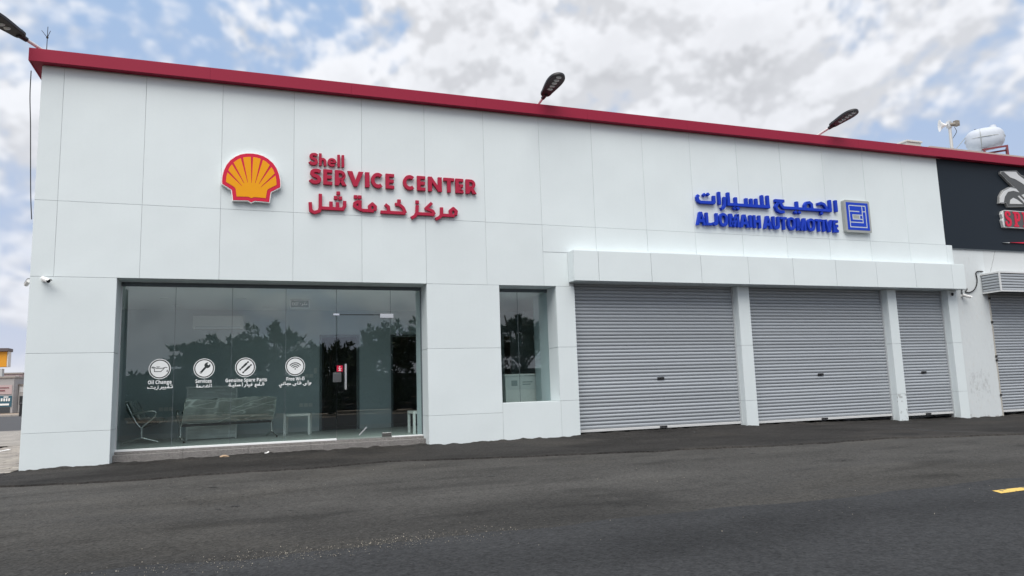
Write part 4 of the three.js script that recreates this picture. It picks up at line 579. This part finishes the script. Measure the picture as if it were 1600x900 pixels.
// ------------------------------------------------------------------ furniture seen through the glass
function makeBench() {
  const b = thing('waiting_bench', 'steel waiting bench wrapped in clear film, its back to the shopfront glass', 'bench', [0, 0, 0]);
  // local: seats face +z, length along x, floor at y = 0
  const perf = std(0.09, 0.10, 0.095, 0.4, 0.5);
  mesh('beam', rbox(-0.88, 0.88, 0.30, 0.35, -0.03, 0.05, 0.006, 1), M.black, b);
  for (let k = -1; k <= 1; k++) {
    const x = k * 0.59, w = 0.275;
    const prof = [[-0.27, 0.79], [-0.235, 0.74], [-0.17, 0.55], [-0.12, 0.44], [-0.06, 0.40], [0.08, 0.395], [0.24, 0.42], [0.29, 0.405]];
    const pos = [], idx = []; prof.forEach(([z, y]) => pos.push(x - w, y, z, x + w, y, z)); prof.forEach(([z, y]) => pos.push(x - w, y - 0.012, z - 0.008, x + w, y - 0.012, z - 0.008)); const n = prof.length;
    for (let i = 0; i < n - 1; i++) { const a = i * 2; idx.push(a, a + 1, a + 2, a + 1, a + 3, a + 2); const c = a + 2 * n; idx.push(c, c + 2, c + 1, c + 1, c + 2, c + 3); idx.push(a, a + 2, c, c, a + 2, c + 2, a + 1, c + 1, a + 3, c + 1, c + 3, a + 3); }
    const g = new THREE.BufferGeometry(); g.setAttribute('position', new THREE.Float32BufferAttribute(pos, 3)); g.setIndex(idx); const g2 = toCreasedNormals(g, 0.7); metricUV(g2); mesh('seat_shell', g2, perf, b);
  }
  for (const x of [-0.91, 0.91]) {
    mesh('leg', [cyl([x, 0.3, 0.01], [x, 0.10, 0.01], 0.024, 0.03), tube([[x, 0.02, -0.31], [x, 0.07, -0.15], [x, 0.11, 0], [x, 0.07, 0.16], [x, 0.02, 0.32]], 0.019, 24, 8)], M.chrome, b);
    mesh('armrest', tube([[x, 0.28, 0.0], [x, 0.34, 0.04], [x, 0.48, 0.2], [x, 0.56, 0.26], [x, 0.62, 0.24], [x, 0.63, 0.14], [x, 0.61, -0.02], [x, 0.58, -0.16]], 0.022, 40, 8), M.chrome, b);
    mesh('frame', tube([[x * 0.985, 0.3, 0.0], [x * 0.985, 0.40, -0.08], [x * 0.985, 0.55, -0.16], [x * 0.985, 0.79, -0.27]], 0.015, 20, 8), M.chrome, b);
  }
  // loose clear film round seats and backs
  const pos = [], uv = [], idx = [], loop = [[-0.31, 0.83], [-0.24, 0.82], [-0.14, 0.60], [-0.03, 0.47], [0.2, 0.47], [0.33, 0.44], [0.32, 0.38], [0.1, 0.365], [-0.08, 0.36], [-0.2, 0.50], [-0.27, 0.66]], m = loop.length, nx = 48;
  for (let i = 0; i <= nx; i++) for (let k = 0; k <= m; k++) { const [z, y] = loop[k % m], x = mix(-0.9, 0.9, i / nx), d = 0.09 * (fbm3(x * 2.2 + (k % m) * 0.5, (k % m) * 0.9, 4, 3) - 0.5) + 0.022 * (noise3(x * 13, (k % m) * 1.3 + x * 6, 2) - 0.5); pos.push(x, y + d, z - d * 0.8 * (k % m > 6 || k % m < 1 ? 1 : -0.4)); uv.push(x, k * 0.1); }
  for (let i = 0; i < nx; i++) for (let k = 0; k < m; k++) { const a = i * (m + 1) + k, c = a + m + 1; idx.push(a, c, a + 1, a + 1, c, c + 1); }
  const g = new THREE.BufferGeometry(); g.setAttribute('position', new THREE.Float32BufferAttribute(pos, 3)); g.setAttribute('uv', new THREE.Float32BufferAttribute(uv, 2)); g.setIndex(idx); g.computeVertexNormals();
  mesh('plastic_wrap', g, new THREE.MeshPhysicalMaterial({ color: lin(0.88, 0.89, 0.87), roughness: 0.2, transmission: 0.82, thickness: 0, side: THREE.DoubleSide, transmissionMap: greyTex(512, 1.9, (u, v) => { const s = Math.abs(2 * noiseT(u * 2 + v * 3, v * 26 + u * 4, 104, 3) - 1), t = Math.abs(2 * noiseT(u * 3, v * 44 - u * 3, 132, 8) - 1); return 0.92 - 0.5 * sstep(0.16, 0.0, s) - 0.35 * sstep(0.14, 0.0, t) - 0.55 * (fbmT(u, v, 5, 4, 2) - 0.3); }) }), b);
  return b;
}
const bench = makeBench(); bench.scale.set(1.0, 1.0, 1.0);
bench.position.set(2.67, 0.2, -2.6); bench.rotation.y = Math.PI + Math.atan2(0.57, 1.83);
bench.userData.group = 'film wrapped waiting benches';
copyOf(bench, 'steel waiting bench wrapped in film and seen end on in the left corner', [1.06, 0.2, -3.6], Math.PI / 2);
// white side tables
function makeTable() {
  const t = thing('side_table', 'small white side table by the inner wall between bench and doorway', 'table', [4.1, 0.2, -3.3], 'white side tables');
  mesh('table_top', rbox(-0.28, 0.28, 0.40, 0.455, -0.28, 0.28, 0.003, 1), M.white, t); for (const [x, z] of [[-1, -1], [1, -1], [-1, 1], [1, 1]]) mesh('leg', rbox(x * 0.255 - 0.025, x * 0.255 + 0.025, 0, 0.399, z * 0.255 - 0.025, z * 0.255 + 0.025, 0.003, 1), M.white, t); return t;
}
const table = makeTable(); table.rotation.y = -0.15;
copyOf(table, 'small white side table just behind the right end of the shopfront glass', [6.49, 0.2, -1.42], 0);
// counters
function desk(label, x0, x1, y1, z0, z1, mat, words) {
  const d = thing('reception_counter', label, 'counter', [x0, 0.2, z1]); const w = x1 - x0, h = y1 - 0.2, dp = z1 - z0;
  mesh('front_panel', rbox(0.03, w - 0.03, 0.02, h - 0.04, -0.02, 0, 0.003, 1), mat, d); mesh('side_panel', rbox(0, 0.03, 0, h - 0.04, -dp, 0.012, 0.003, 1), M.white, d); mesh('side_panel', rbox(w - 0.03, w, 0, h - 0.04, -dp, 0.012, 0.003, 1), M.white, d); mesh('counter_top', rbox(-0.02, w + 0.02, h - 0.04, h, -dp, 0.03, 0.004, 1), M.white, d);
  if (words) { mesh('band', box(0.035, w - 0.035, h - 0.34, h - 0.05, 0.001, 0.006), std(0.70, 0.72, 0.72, 0.5), d); mesh('print', outlines(0, w, h - 0.35, h, 500, (c) => { c.fillRect(0.14, h - 0.26, 0.14, 0.12); for (let k = 0; k < 2; k++) c.fillRect(0.40, h - 0.19 - k * 0.05, 0.24 - 0.05 * k, 0.022); }).map((q) => extrude(q, 0.001, 0, 0.0065)), std(0.33, 0.37, 0.38, 0.6), d); }
  return d;
}
const film = new THREE.MeshStandardMaterial({ map: colourTex(512, 1.6, (u, v) => { const k = 0.62 + 0.30 * (fbmT((u + v * 0.25) % 1, v, 6, 5, 3) - 0.5) + 0.25 * sstep(0.55, 0.75, noiseT(u * 6 + v * 2 * 6, v * 46, 138, 5)) * 0.5; return [k, k * 1.02, k]; }), roughness: 0.35 });
desk('white counter under protective sheeting behind the wrapped bench', 1.86, 2.84, 1.30, -3.5, -2.98, film);
desk('white counter with small print inside the narrow window', 8.34, 9.18, 1.36, -2.1, -1.5, M.white, true);
// wall unit, exit sign
function airUnit(label, x0, x1, y0, y1, z) {
  const a = thing('air_conditioner', label, 'air conditioner', [x0, y0, z]); const w = x1 - x0, h = y1 - y0;
  mesh('body', rbox(0, w, 0, h, 0, 0.2, 0.02, 3), M.white, a); mesh('flap', rbox(0.06, w - 0.06, 0.012, 0.07, 0.196, 0.208, 0.004, 1), M.alu, a); mesh('intake', [0, 1, 2, 3].map((k) => box(0.05, w - 0.05, h - 0.001, h + 0.004, 0.03 + k * 0.035, 0.045 + k * 0.035)), M.alu, a); return a;
}
airUnit('white wall mounted air conditioner high on the office back wall', 1.85, 2.93, 2.60, 2.91, -4.399);
airUnit('white box air conditioner high in the room behind the narrow window', 9.72, 10.32, 2.66, 3.03, -4.0);
{
  const e = thing('exit_sign', 'framed exit sign hanging from the office ceiling', 'exit sign', [4.05, 3.06, -2.2]);
  mesh('frame', [rbox(-0.20, 0.20, -0.03, -0.008, -0.02, 0.02, 0.003, 1), rbox(-0.20, 0.20, -0.20, -0.178, -0.02, 0.02, 0.003, 1), box(-0.20, -0.18, -0.177, -0.031, -0.019, 0.019), box(0.18, 0.20, -0.177, -0.031, -0.019, 0.019)], M.white, e);
  mesh('face', box(-0.179, 0.179, -0.177, -0.031, -0.008, 0.008), std(0.10, 0.16, 0.14, 0.4), e);
  mesh('lettering', outlines(-0.18, 0.18, -0.18, -0.03, 700, (c) => { c.save(); c.translate(-0.16, -0.135); c.scale(0.00062, -0.00085); c.font = 'bold 100px sans-serif'; c.fillText('EXIT', 0, 0); c.restore(); line(c, [[0.15, -0.12], [0.05, -0.12]], 0.013); line(c, [[0.14, -0.12], [0.14, -0.09]], 0.011); line(c, [[0.10, -0.12], [0.095, -0.085], [0.075, -0.085]], 0.011); line(c, [[0.05, -0.09], [0.05, -0.13], [0.035, -0.15]], 0.011); c.fillRect(0.10, -0.07, 0.012, 0.012); c.fillRect(0.0, -0.11, 0.018, 0.018); }).map((s) => extrude(s, 0.002, 0, 0.0085)), M.white, e);
}

// ------------------------------------------------------------------ cameras, lamps and other fittings on the building
function bullet(label, pos, rotY, pitch) {
  const c = thing('security_camera', label, 'security camera', pos);
  mesh('base', [cyl([0, 0, 0], [0, 0, 0.02], 0.045, 0.04, 20), cyl([0, 0, 0.02], [0.02, -0.01, 0.07], 0.012)], M.white, c);
  const b = new THREE.Group(); b.name = 'body'; b.position.set(0.03, -0.015, 0.085); b.rotation.set(pitch, rotY, 0, 'YXZ'); c.add(b);
  mesh('housing', [cyl([0, 0, -0.06], [0, 0, 0.10], 0.034, 0.034, 20), (() => { const g = new THREE.CylinderGeometry(0.039, 0.039, 0.21, 20, 1, true, -1.3, 2.6); g.rotateX(Math.PI / 2); g.rotateZ(Math.PI); g.translate(0, 0.002, 0.035); return g; })()], M.white, b); mesh('lens', [cyl([0, 0, 0.10], [0, 0, 0.112], 0.031, 0.027, 20)], M.black, b);
  return c;
}
bullet('white bullet camera on the wall panel left of the shopfront', [-0.125, 3.06, 0.0], 0.75, 0.32);
bullet('white bullet camera on the outer left side of the building', [XL, 3.06, -0.28], -1.3, 0.3).rotation.y = -Math.PI / 2 + 0.2;
{ const c = bullet('white bullet camera with black cable on the rendered wall beside the slatted hood', [20.50, 3.06, -0.03], 0.9, 0.35);
  mesh('cable', tube([[-0.02, 0.04, 0.03], [0.0, 0.18, 0.03], [0.10, 0.23, 0.03], [0.17, 0.17, 0.04], [0.12, 0.11, 0.03], [0.25, 0.09, 0.02], [0.44, 0.16, 0.02], [0.56, 0.30, 0.02], [0.60, 0.45, 0.02], [0.59, 0.62, 0.02], [0.68, 0.66, 0.02], [0.85, 0.66, 0.02]], 0.014, 90, 8), M.rubber, c); }
{ const c = thing('dome_camera', 'small black dome camera at the top of the last white pillar', 'security camera', [20.09, 3.09, 0.0]); mesh('base', cyl([0, 0, 0.001], [0, 0, 0.03], 0.05, 0.045, 20), M.white, c); const g = new THREE.SphereGeometry(0.042, 20, 12, 0, Math.PI * 2, 0, Math.PI / 2); g.rotateX(Math.PI / 2); g.translate(0, 0, 0.03); mesh('dome', g, std(0.01, 0.01, 0.012, 0.1), c); }

// roof lamps: LED heads on tilted arms, local axis +z outwards
const lampOutline = (() => { const s = new THREE.Shape(); s.moveTo(-0.055, 0.0); s.bezierCurveTo(-0.10, 0.02, -0.10, 0.08, -0.105, 0.14); s.bezierCurveTo(-0.15, 0.40, -0.17, 0.52, -0.145, 0.64); s.bezierCurveTo(-0.12, 0.75, -0.06, 0.79, 0, 0.79); s.bezierCurveTo(0.06, 0.79, 0.12, 0.75, 0.145, 0.64); s.bezierCurveTo(0.17, 0.52, 0.15, 0.40, 0.105, 0.14); s.bezierCurveTo(0.10, 0.08, 0.10, 0.02, 0.055, 0.0); s.closePath(); return s; })();
const lampBlack = std(0.016, 0.016, 0.019, 0.45);
function makeLamp(label) {
  const l = thing('roof_lamp', label, 'roof lamp', [0, 0, 0], 'LED lamps on arms along the roof edge');
  mesh('arm', [cyl([0, 0, -0.35], [0, 0, 0.42], 0.03, 0.028, 14), cyl([0, -0.45, -0.38], [0, 0, -0.35], 0.03, 0.03, 14), new THREE.SphereGeometry(0.031, 12, 8).translate(0, 0, -0.35)], M.pole, l);
  const head = new THREE.ExtrudeGeometry(lampOutline, { depth: 0.03, bevelEnabled: true, bevelThickness: 0.018, bevelSize: 0.014, bevelOffset: -0.014, bevelSegments: 3, curveSegments: 14 }); head.scale(1.15, 1, 1); head.rotateX(Math.PI / 2); head.translate(0, 0.03, 0.42);
  const h = mesh('head', [head, cyl([0, 0, 0.34], [0, 0, 0.5], 0.042, 0.05, 14), ...[0, 1, 2, 3, 4].map((k) => box(-0.075, 0.075, 0.045, 0.075, 0.5 + k * 0.035, 0.512 + k * 0.035))], lampBlack, l);
  for (let k = 0; k < 5; k++) mesh('lens', [new THREE.SphereGeometry(1, 18, 10).scale(0.060, 0.020, 0.044).translate(0, -0.017, 0.70 + k * 0.103)], std(0.48, 0.50, 0.50, 0.25), h);
  mesh('photocell', [cyl([0, 0.045, 0.52], [0, 0.09, 0.52], 0.045, 0.042, 16)], M.black, l);
  return l;
}
const tilt = (o, d) => o.quaternion.setFromRotationMatrix((() => { const z = V(...d).normalize(), x = V(0, 1, 0).cross(z).normalize(); return new THREE.Matrix4().makeBasis(x, z.clone().cross(x), z); })());
const lamp0 = makeLamp('black LED roof lamp seen from below over the middle of the red roof edge'); lamp0.position.set(8.80, 7.05, -0.25); tilt(lamp0, [0.06, 0.21, 1]);
const lamp1 = copyOf(lamp0, 'black LED roof lamp leaning outwards over the blue lettering', [16.47, 7.13, -0.25]); tilt(lamp1, [0.06, 0.17, 1]);
const lamp2 = copyOf(lamp0, 'black LED roof lamp with blue sensor cap at the left corner of the roof', [-0.36, 7.06, -0.18]); tilt(lamp2, [-0.56, 0.13, 0.82]);
lamp2.children.find((c) => c.name === 'photocell').material = std(0.02, 0.10, 0.24, 0.35);
{ const r = thing('lightning_rod', 'thin three pronged lightning rod on the left roof corner', 'lightning rod', [-0.325, 6.9, -0.2]); mesh('rod', cyl([0, 0, 0], [0, 0.62, 0], 0.007, 0.005, 8), M.rubber, r); for (const [x, z] of [[-0.085, 0.02], [0.055, 0.05]]) mesh('prong', cyl([0, 0.42, 0], [x, 0.53, z], 0.006, 0.004, 6), M.rubber, r); mesh('clamp', cyl([0, 0.41, 0], [0, 0.435, 0], 0.018, 0.018, 10), M.rubber, r); }
tag(mesh('hanging_cable', tube([[-0.565, 6.74, -0.32], [-0.56, 6.3, -0.32], [-0.53, 5.8, -0.33], [-0.50, 5.2, -0.33], [-0.455, 4.5, -0.30], [-0.40, 4.1, -0.2]], 0.008, 40, 6), M.rubber, scene), 'thin dark cable hanging down the left outer corner of the building', 'cable');
{ const h = thing('horn_speaker', 'white horn loudspeaker on a short pole behind the roof edge', 'loudspeaker', [22.02, 6.7, -1.0]);
  mesh('pole', cyl([0, 0, 0], [0.02, 1.62, 0], 0.045, 0.04, 12), std(0.55, 0.55, 0.53, 0.5, 0.3), h);
  const prof = [[0.045, 0], [0.06, 0.06], [0.09, 0.12], [0.15, 0.19], [0.235, 0.25], [0.245, 0.258], [0.232, 0.256], [0.14, 0.196], [0.05, 0.1], [0.03, 0.03]].map(([r, y]) => new THREE.Vector2(r, y)); const horn = new THREE.LatheGeometry(prof, 28); horn.rotateZ(Math.PI / 2); horn.scale(0.72, 0.72, 0.72); horn.rotateY(-0.62); horn.translate(-0.05, 1.5, -0.03); mesh('horn', horn, M.white, h);
  mesh('driver', [cyl([-0.02, 1.5, -0.01], [0.2, 1.5, 0.13], 0.045, 0.065, 16), rbox(0.10, 0.23, 1.44, 1.60, 0.05, 0.17, 0.012, 2)], std(0.22, 0.20, 0.17, 0.6), h); mesh('bracket', [rbox(-0.05, 0.06, 1.40, 1.60, -0.05, 0.05, 0.006, 1)], M.alu, h);
  mesh('wire', tube([[0.24, 1.46, -0.02], [0.28, 1.34, 0], [0.2, 1.24, 0.02], [0.07, 1.1, 0.02]], 0.008, 24, 6), M.rubber, h); }
{ const t = thing('water_tank', 'white ribbed plastic water tank on a red stand on the roof', 'water tank', [25.5, 8.58, -2.5]); t.scale.setScalar(0.76); t.rotation.y = -0.89;
  const g = new THREE.SphereGeometry(1, 48, 32), p = g.attributes.position; for (let i = 0; i < p.count; i++) { let x = p.getX(i), y = p.getY(i), z = p.getZ(i); const sq = (a) => Math.sign(a) * Math.pow(Math.abs(a), 0.72); x = sq(x); y = sq(y); z = sq(z); const rib = 1 + 0.02 * Math.cos(x * 16) * (1 - x * x) * (y < 0 ? 1 : 0.35); p.setXYZ(i, x * 0.72, y * 0.47 * rib, z * 0.52 * rib); } g.computeVertexNormals(); mesh('tank_body', g, M.tank, t);
  const seamG = (f) => { const pts = []; for (let k = 0; k <= 40; k++) { const a = k / 40 * 2 * Math.PI; pts.push(f(a)); } return tube(pts, 0.014, 80, 6); }; const sq = (a) => Math.sign(a) * Math.pow(Math.abs(a), 0.86);
  mesh('seam', seamG((a) => [sq(Math.cos(a)) * 0.735, 0.0, sq(Math.sin(a)) * 0.535]), M.logoGrey, t); mesh('seam', seamG((a) => [-0.16, sq(Math.cos(a)) * 0.48, sq(Math.sin(a)) * 0.53]), M.logoGrey, t);
  mesh('lid', [cyl([0.34, 0.38, 0], [0.34, 0.56, 0], 0.17, 0.11, 20)], M.tank, t); mesh('pipe', tube([[0.1, 0.47, 0.0], [-0.25, 0.46, 0.05], [-0.5, 0.36, 0.1], [-0.95, -0.1, 0.15], [-1.5, -0.75, 0.15]], 0.014, 40, 6), M.logoGrey, t); mesh('valve', [rbox(-0.34, -0.24, 0.41, 0.49, 0.02, 0.12, 0.008, 1)], M.rubber, t);
  const st = std(0.16, 0.025, 0.035, 0.6); for (const z of [-0.36, 0.36]) mesh('stand_rail', box(-0.15, 0.76, -0.56, -0.49, z - 0.03, z + 0.03), st, t); for (const x of [-0.1, 0.70]) { mesh('stand_rail', box(x, x + 0.06, -0.56, -0.49, -0.329, 0.329), st, t); for (const z of [-0.36, 0.36]) mesh('stand_leg', box(x, x + 0.06, -2.3, -0.561, z - 0.03, z + 0.03), st, t); } }
{ const b = thing('roof_hatch', 'low pale box on the roof beyond the right roof lamp', 'roof box', [20.4, 6.7, -1.05]); mesh('body', rbox(-0.26, 0.26, 0, 0.78, -0.2, 0.2, 0.01, 1), std(0.52, 0.51, 0.48, 0.8), b); mesh('lid', rbox(-0.29, 0.29, 0.781, 0.83, -0.23, 0.23, 0.008, 1), std(0.58, 0.57, 0.54, 0.7), b); }

// small things on the ground
{ const g = new THREE.IcosahedronGeometry(0.055, 2), p = g.attributes.position; for (let i = 0; i < p.count; i++) { const k = 0.8 + 0.45 * noise3(p.getX(i) * 22 + 4, p.getY(i) * 22, p.getZ(i) * 22); p.setXYZ(i, p.getX(i) * k * 1.5, p.getY(i) * k * 0.45, p.getZ(i) * k); } g.computeVertexNormals(); const m = mesh('stone', g, std(0.42, 0.30, 0.20, 0.95), scene); m.position.set(2.68, gh(2.68, 0.03) + 0.03, 0.03); tag(m, 'flat tan stone on the asphalt in front of the granite step', 'stone'); }
{ const pts = outlines(-0.12, 0.12, -0.08, 0.08, 300, (c) => area(c, [[-0.05, -0.02], [-0.02, 0.015], [0.01, 0.0], [0.045, 0.025], [0.05, -0.012], [0.0, -0.024]])); const g = extrude(pts[0], 0.004, 0, 0); g.rotateX(-Math.PI / 2); const m = mesh('paper_scrap', g, M.white, scene); m.position.set(3.36, gh(3.36, -0.12) + 0.035, -0.14); m.rotation.set(0.5, 0.3, 0.2); tag(m, 'scrap of white paper against the granite step', 'paper'); }
{ const pts = outlines(-0.3, 0.3, -0.2, 0.2, 150, (c) => area(c, [[-0.24, -0.06], [-0.05, 0.06], [0.06, 0.02], [0.2, 0.09], [0.24, -0.03], [0.0, -0.07]])); const g = extrude(pts[0], 0.006, 0, 0); g.rotateX(-Math.PI / 2); const m = mesh('paper_scrap', g, M.white, scene); m.position.set(-2.2, 0.012, -6.0); m.rotation.set(0.06, 0.3, 0.1); tag(m, 'scrap of white paper on the paving left of the building', 'paper'); }

// ------------------------------------------------------------------ shops along the far street, left
function shop(label, x, y, z, w, h, d, wallMat, bands) {
  const s = thing('distant_shop', label, 'shop', [x, y, z], 'shops along the far street'); mesh('wall', box(0, w, 0, h, -d, 0), wallMat, s); mesh('roof', box(-0.15, w + 0.15, h + 0.001, h + 0.18, -d - 0.1, 0.15), std(0.30, 0.27, 0.25, 0.8), s);
  for (const [x0, x1, y0, y1, m, n, zz = 0.06] of bands) mesh(n, box(x0, x1, y0, y1, 0.002, zz), m, s); return s;
}
const dk = std(0.05, 0.055, 0.06, 0.4), pinkish = std(0.46, 0.36, 0.36, 0.8), pale = std(0.62, 0.60, 0.58, 0.8), greyWall = std(0.36, 0.35, 0.35, 0.8), teal = std(0.03, 0.10, 0.14, 0.5);
{ const s = shop('grey shop with a teal sign and pink upper board on the far street', -29, 0, -90, 5.85, 4.2, 8, greyWall, [[0.2, 5.7, 2.25, 3.35, pinkish, 'name_board'], [0.2, 5.75, 0.75, 2.05, teal, 'sign'], [0.2, 5.6, 0.05, 0.7, dk, 'window']]);
  mesh('sign_text', outlines(0, 6, 0.6, 2.2, 60, (c) => { for (let k = 0; k < 7; k++) c.fillRect(3.9 + k * 0.25, 1.42, 0.16, 0.34); c.fillRect(4.2, 0.92, 1.3, 0.22); c.fillRect(4.9, 1.85, 0.5, 0.12); }).map((q) => extrude(q, 0.03, 0, 0.062)), M.white, s); mesh('name_text', outlines(0, 6, 2.2, 3.5, 60, (c) => { c.fillRect(3.5, 2.95, 1.9, 0.12); c.fillRect(3.8, 2.6, 1.2, 0.16); }).map((q) => extrude(q, 0.03, 0, 0.062)), std(0.2, 0.08, 0.09, 0.6), s); }
{ const s = shop('pale pink upper storey sign board behind the grey shop', -32, 0, -99, 7.4, 4.95, 6, pinkish, [[0.3, 7.1, 3.9, 4.7, pale, 'name_board']]); mesh('name_text', outlines(0, 7.4, 3.8, 4.8, 50, (c) => { c.fillRect(4.4, 4.35, 2.3, 0.14); c.fillRect(4.8, 4.08, 1.6, 0.12); }).map((q) => extrude(q, 0.03, 0, 0.062)), std(0.34, 0.10, 0.11, 0.6), s); }
shop('white shop with dark windows next to the grey shop, half hidden by the corner', -23.1, 0, -92, 6, 3.3, 8, pale, [[0.1, 5.8, 2.45, 3.1, M.white, 'name_board'], [0.15, 0.5, 0.9, 2.0, dk, 'window'], [0.62, 0.95, 0.9, 2.0, dk, 'window'], [1.1, 1.6, 0.3, 2.0, dk, 'door'], [1.9, 5.5, 0.4, 2.0, dk, 'window']]);
shop('flat grey block rising behind the white shop', -24.5, 0, -125, 9, 5.4, 8, greyWall, [[0.3, 1.2, 3.4, 4.6, dk, 'window'], [1.6, 2.5, 3.4, 4.6, dk, 'window'], [2.9, 3.8, 3.4, 4.6, dk, 'window']]);
{ const s = thing('filling_station_sign', 'tall orange box sign with dark projecting roof at the left edge', 'sign', [-26.45, 0, -90]); mesh('post', box(0.2, 1.2, 0, 5.5, -0.6, -0.1), greyWall, s); mesh('board', rbox(-2, 2.42, 5.52, 7.35, -1.2, 0, 0.03, 1), std(0.68, 0.30, 0.015, 0.5), s); mesh('side_board', box(2.43, 2.55, 5.52, 7.35, -1.2, -0.05), pale, s); mesh('roof', rbox(-2.2, 2.62, 7.36, 7.75, -1.6, 0.4, 0.03, 1), std(0.10, 0.08, 0.085, 0.6), s); mesh('lower_board', box(0, 2.0, 4.3, 5.3, -0.9, -0.05), std(0.45, 0.46, 0.46, 0.6), s); }
{ const k = thing('kerb', null, null); k.userData.kind = 'structure'; for (let i = 0; i < 40; i++) mesh('kerb_stone', rbox(-55 + i * 1.2 + 0.01, -55 + (i + 1) * 1.2 - 0.01, -0.05, 0.12, -64.2, -63.9, 0.02, 1), M.concrete, k); }
tag(mesh('bollard', [cyl([-15.55, -0.05, -62.5], [-15.55, 1.0, -62.5], 0.16, 0.14, 12), new THREE.SphereGeometry(0.15, 12, 8).translate(-15.55, 1.02, -62.5)], M.black, scene), 'dark bollard on the far kerb just left of the white corner', 'bollard');

// ------------------------------------------------------------------ across the road, behind the camera: seen mirrored in the glass
function leafCrown(r, centre, rx, ry, rz, n, size, ragged = 1) { // leafy shoots that reach out of the crown
  const pos = [], nor = [], q = new THREE.Quaternion(), e = new THREE.Euler(), per = 44, shoots = Math.round(n / per);
  for (let s = 0; s < shoots; s++) {
    const a = r() * 6.283, u = 2 * r() - 1, k = Math.cbrt(r()) * 0.9, sn = Math.sqrt(1 - u * u), o = V(centre[0] + rx * k * sn * Math.cos(a), centre[1] + ry * k * u, centre[2] + rz * k * sn * Math.sin(a));
    const d = V(sn * Math.cos(a) + 0.8 * (r() - 0.5), 0.35 * u + 0.75 * r() - 0.1, sn * Math.sin(a) + 0.8 * (r() - 0.5)).normalize(), len = (0.5 + 1.1 * r() * ragged) * size * 3.0;
    for (let i = 0; i < per; i++) {
      const t = r(), p = o.clone().addScaledVector(d, len * t); p.y -= 0.25 * len * t * t; const sp = 0.16 * (1.1 - t) * len + 0.03; p.add(V((r() - 0.5) * sp * 2, (r() - 0.5) * sp * 2, (r() - 0.5) * sp * 2));
      e.set((r() - 0.5) * 2.2, (r() - 0.5) * 2.2, (r() - 0.5) * 2.2); q.setFromUnitVectors(V(0, 1, 0), d); const q2 = new THREE.Quaternion().setFromEuler(e); q2.multiply(q);
      const l = size * (0.5 + 0.8 * r()), w = l * 0.2, A = V(0, 0, 0).applyQuaternion(q2).add(p), B = V(w, l * 0.5, 0).applyQuaternion(q2).add(p), C = V(0, l, l * 0.15).applyQuaternion(q2).add(p), D = V(-w, l * 0.5, 0).applyQuaternion(q2).add(p), N = V(0, 0, 1).applyQuaternion(q2);
      for (const v of [A, B, C, A, C, D]) { pos.push(v.x, v.y, v.z); nor.push(N.x, N.y, N.z); }
    }
  }
  const g = new THREE.BufferGeometry(); g.setAttribute('position', new THREE.Float32BufferAttribute(pos, 3)); g.setAttribute('normal', new THREE.Float32BufferAttribute(nor, 3)); return g;
}
const leafMat = std(0.045, 0.062, 0.022, 0.8, 0, { side: THREE.DoubleSide }), barkMat = std(0.11, 0.085, 0.06, 0.95);
function tree(label, x, z, h, w, seed) {
  const r = rng(seed), t = thing('acacia_tree', label, 'tree', [x, -0.1, z], 'trees across the road'); const th = h * 0.42;
  const limbs = [tube([[0, 0, 0], [0.08, th * 0.5, 0.05], [-0.04, th, 0]], 0.16, 10, 8)]; for (let i = 0; i < 8; i++) { const a = i / 8 * 6.28 + r(), l = w * (0.35 + 0.25 * r()); limbs.push(tube([[-0.04, th * (0.75 + 0.25 * r()), 0], [Math.cos(a) * l * 0.5, th + h * 0.2, Math.sin(a) * l * 0.5], [Math.cos(a) * l, h * (0.72 + 0.2 * r()), Math.sin(a) * l]], 0.05, 10, 6)); }
  mesh('trunk', limbs, barkMat, t); mesh('crown', leafCrown(r, [0, h * 0.66, 0], w * 0.46, h * 0.22, w * 0.4, 4800, 0.36), leafMat, t); return t;
}
const TX = [[1.4, 33, 5.0, 4.4], [4.6, 33.5, 5.6, 4.8], [8.4, 34, 4.4, 5.0], [12.2, 33, 5.8, 5.0], [16.4, 33.5, 6.9, 5.8], [21.0, 33, 6.4, 5.6], [25.5, 34, 6.0, 5.2], [-2.8, 36, 2.6, 4.2]];
TX.forEach(([x, z, h, w], i) => tree('dark green acacia in the row across the road, ' + ['first past the lamp post', 'second past the lamp post', 'lowest of the inner row', 'left of the tallest', 'tallest of the row', 'right of the tallest', 'last in the row', 'small and nearest the lamp post'][i], x, z, h, w, 100 + i));
{ const r = rng(55), g = []; for (let x = -7; x < 30; x += 1.25) g.push(leafCrown(r, [x, 1.1 + 0.2 * r(), 31.6 + r()], 1.0, 1.0 + 0.3 * r(), 0.7, 900, 0.26, 0.6)); tag(mesh('hedge', g, leafMat, scene), 'dense dark hedge under the trees across the road', 'hedge', null, 'stuff'); }
{ const w = thing('boundary_wall', 'low dark block wall behind the hedge across the road', 'wall', [-12, -0.1, 36.5]); const m = std(0.10, 0.095, 0.085, 0.95); for (let j = 0; j < 6; j++) for (let i = 0; i < 26; i++) mesh('block', rbox(i * 1.8 + (j % 2) * 0.9 + 0.01, (i + 1) * 1.8 + (j % 2) * 0.9 - 0.01, j * 0.42, j * 0.42 + 0.405, 0, 0.3, 0.01, 1), m, w); }
{ const p = thing('lamp_post', 'grey lamp post with a floodlight across the road', 'lamp post', [-2.05, -0.1, 22]); mesh('post', cyl([0, 0, 0], [0, 6.1, 0], 0.14, 0.10, 16), std(0.10, 0.10, 0.105, 0.5, 0.4), p); mesh('bracket', cyl([0, 5.3, 0], [-0.7, 5.35, 0], 0.05, 0.05, 10), M.logoGrey, p); mesh('floodlight', rbox(-1.0, -0.55, 5.2, 5.55, -0.15, 0.2, 0.03, 2), M.logoGrey, p); mesh('base', cyl([0, 0, 0], [0, 0.25, 0], 0.26, 0.24, 16), M.concrete, p); }

renderer.render(scene, camera);
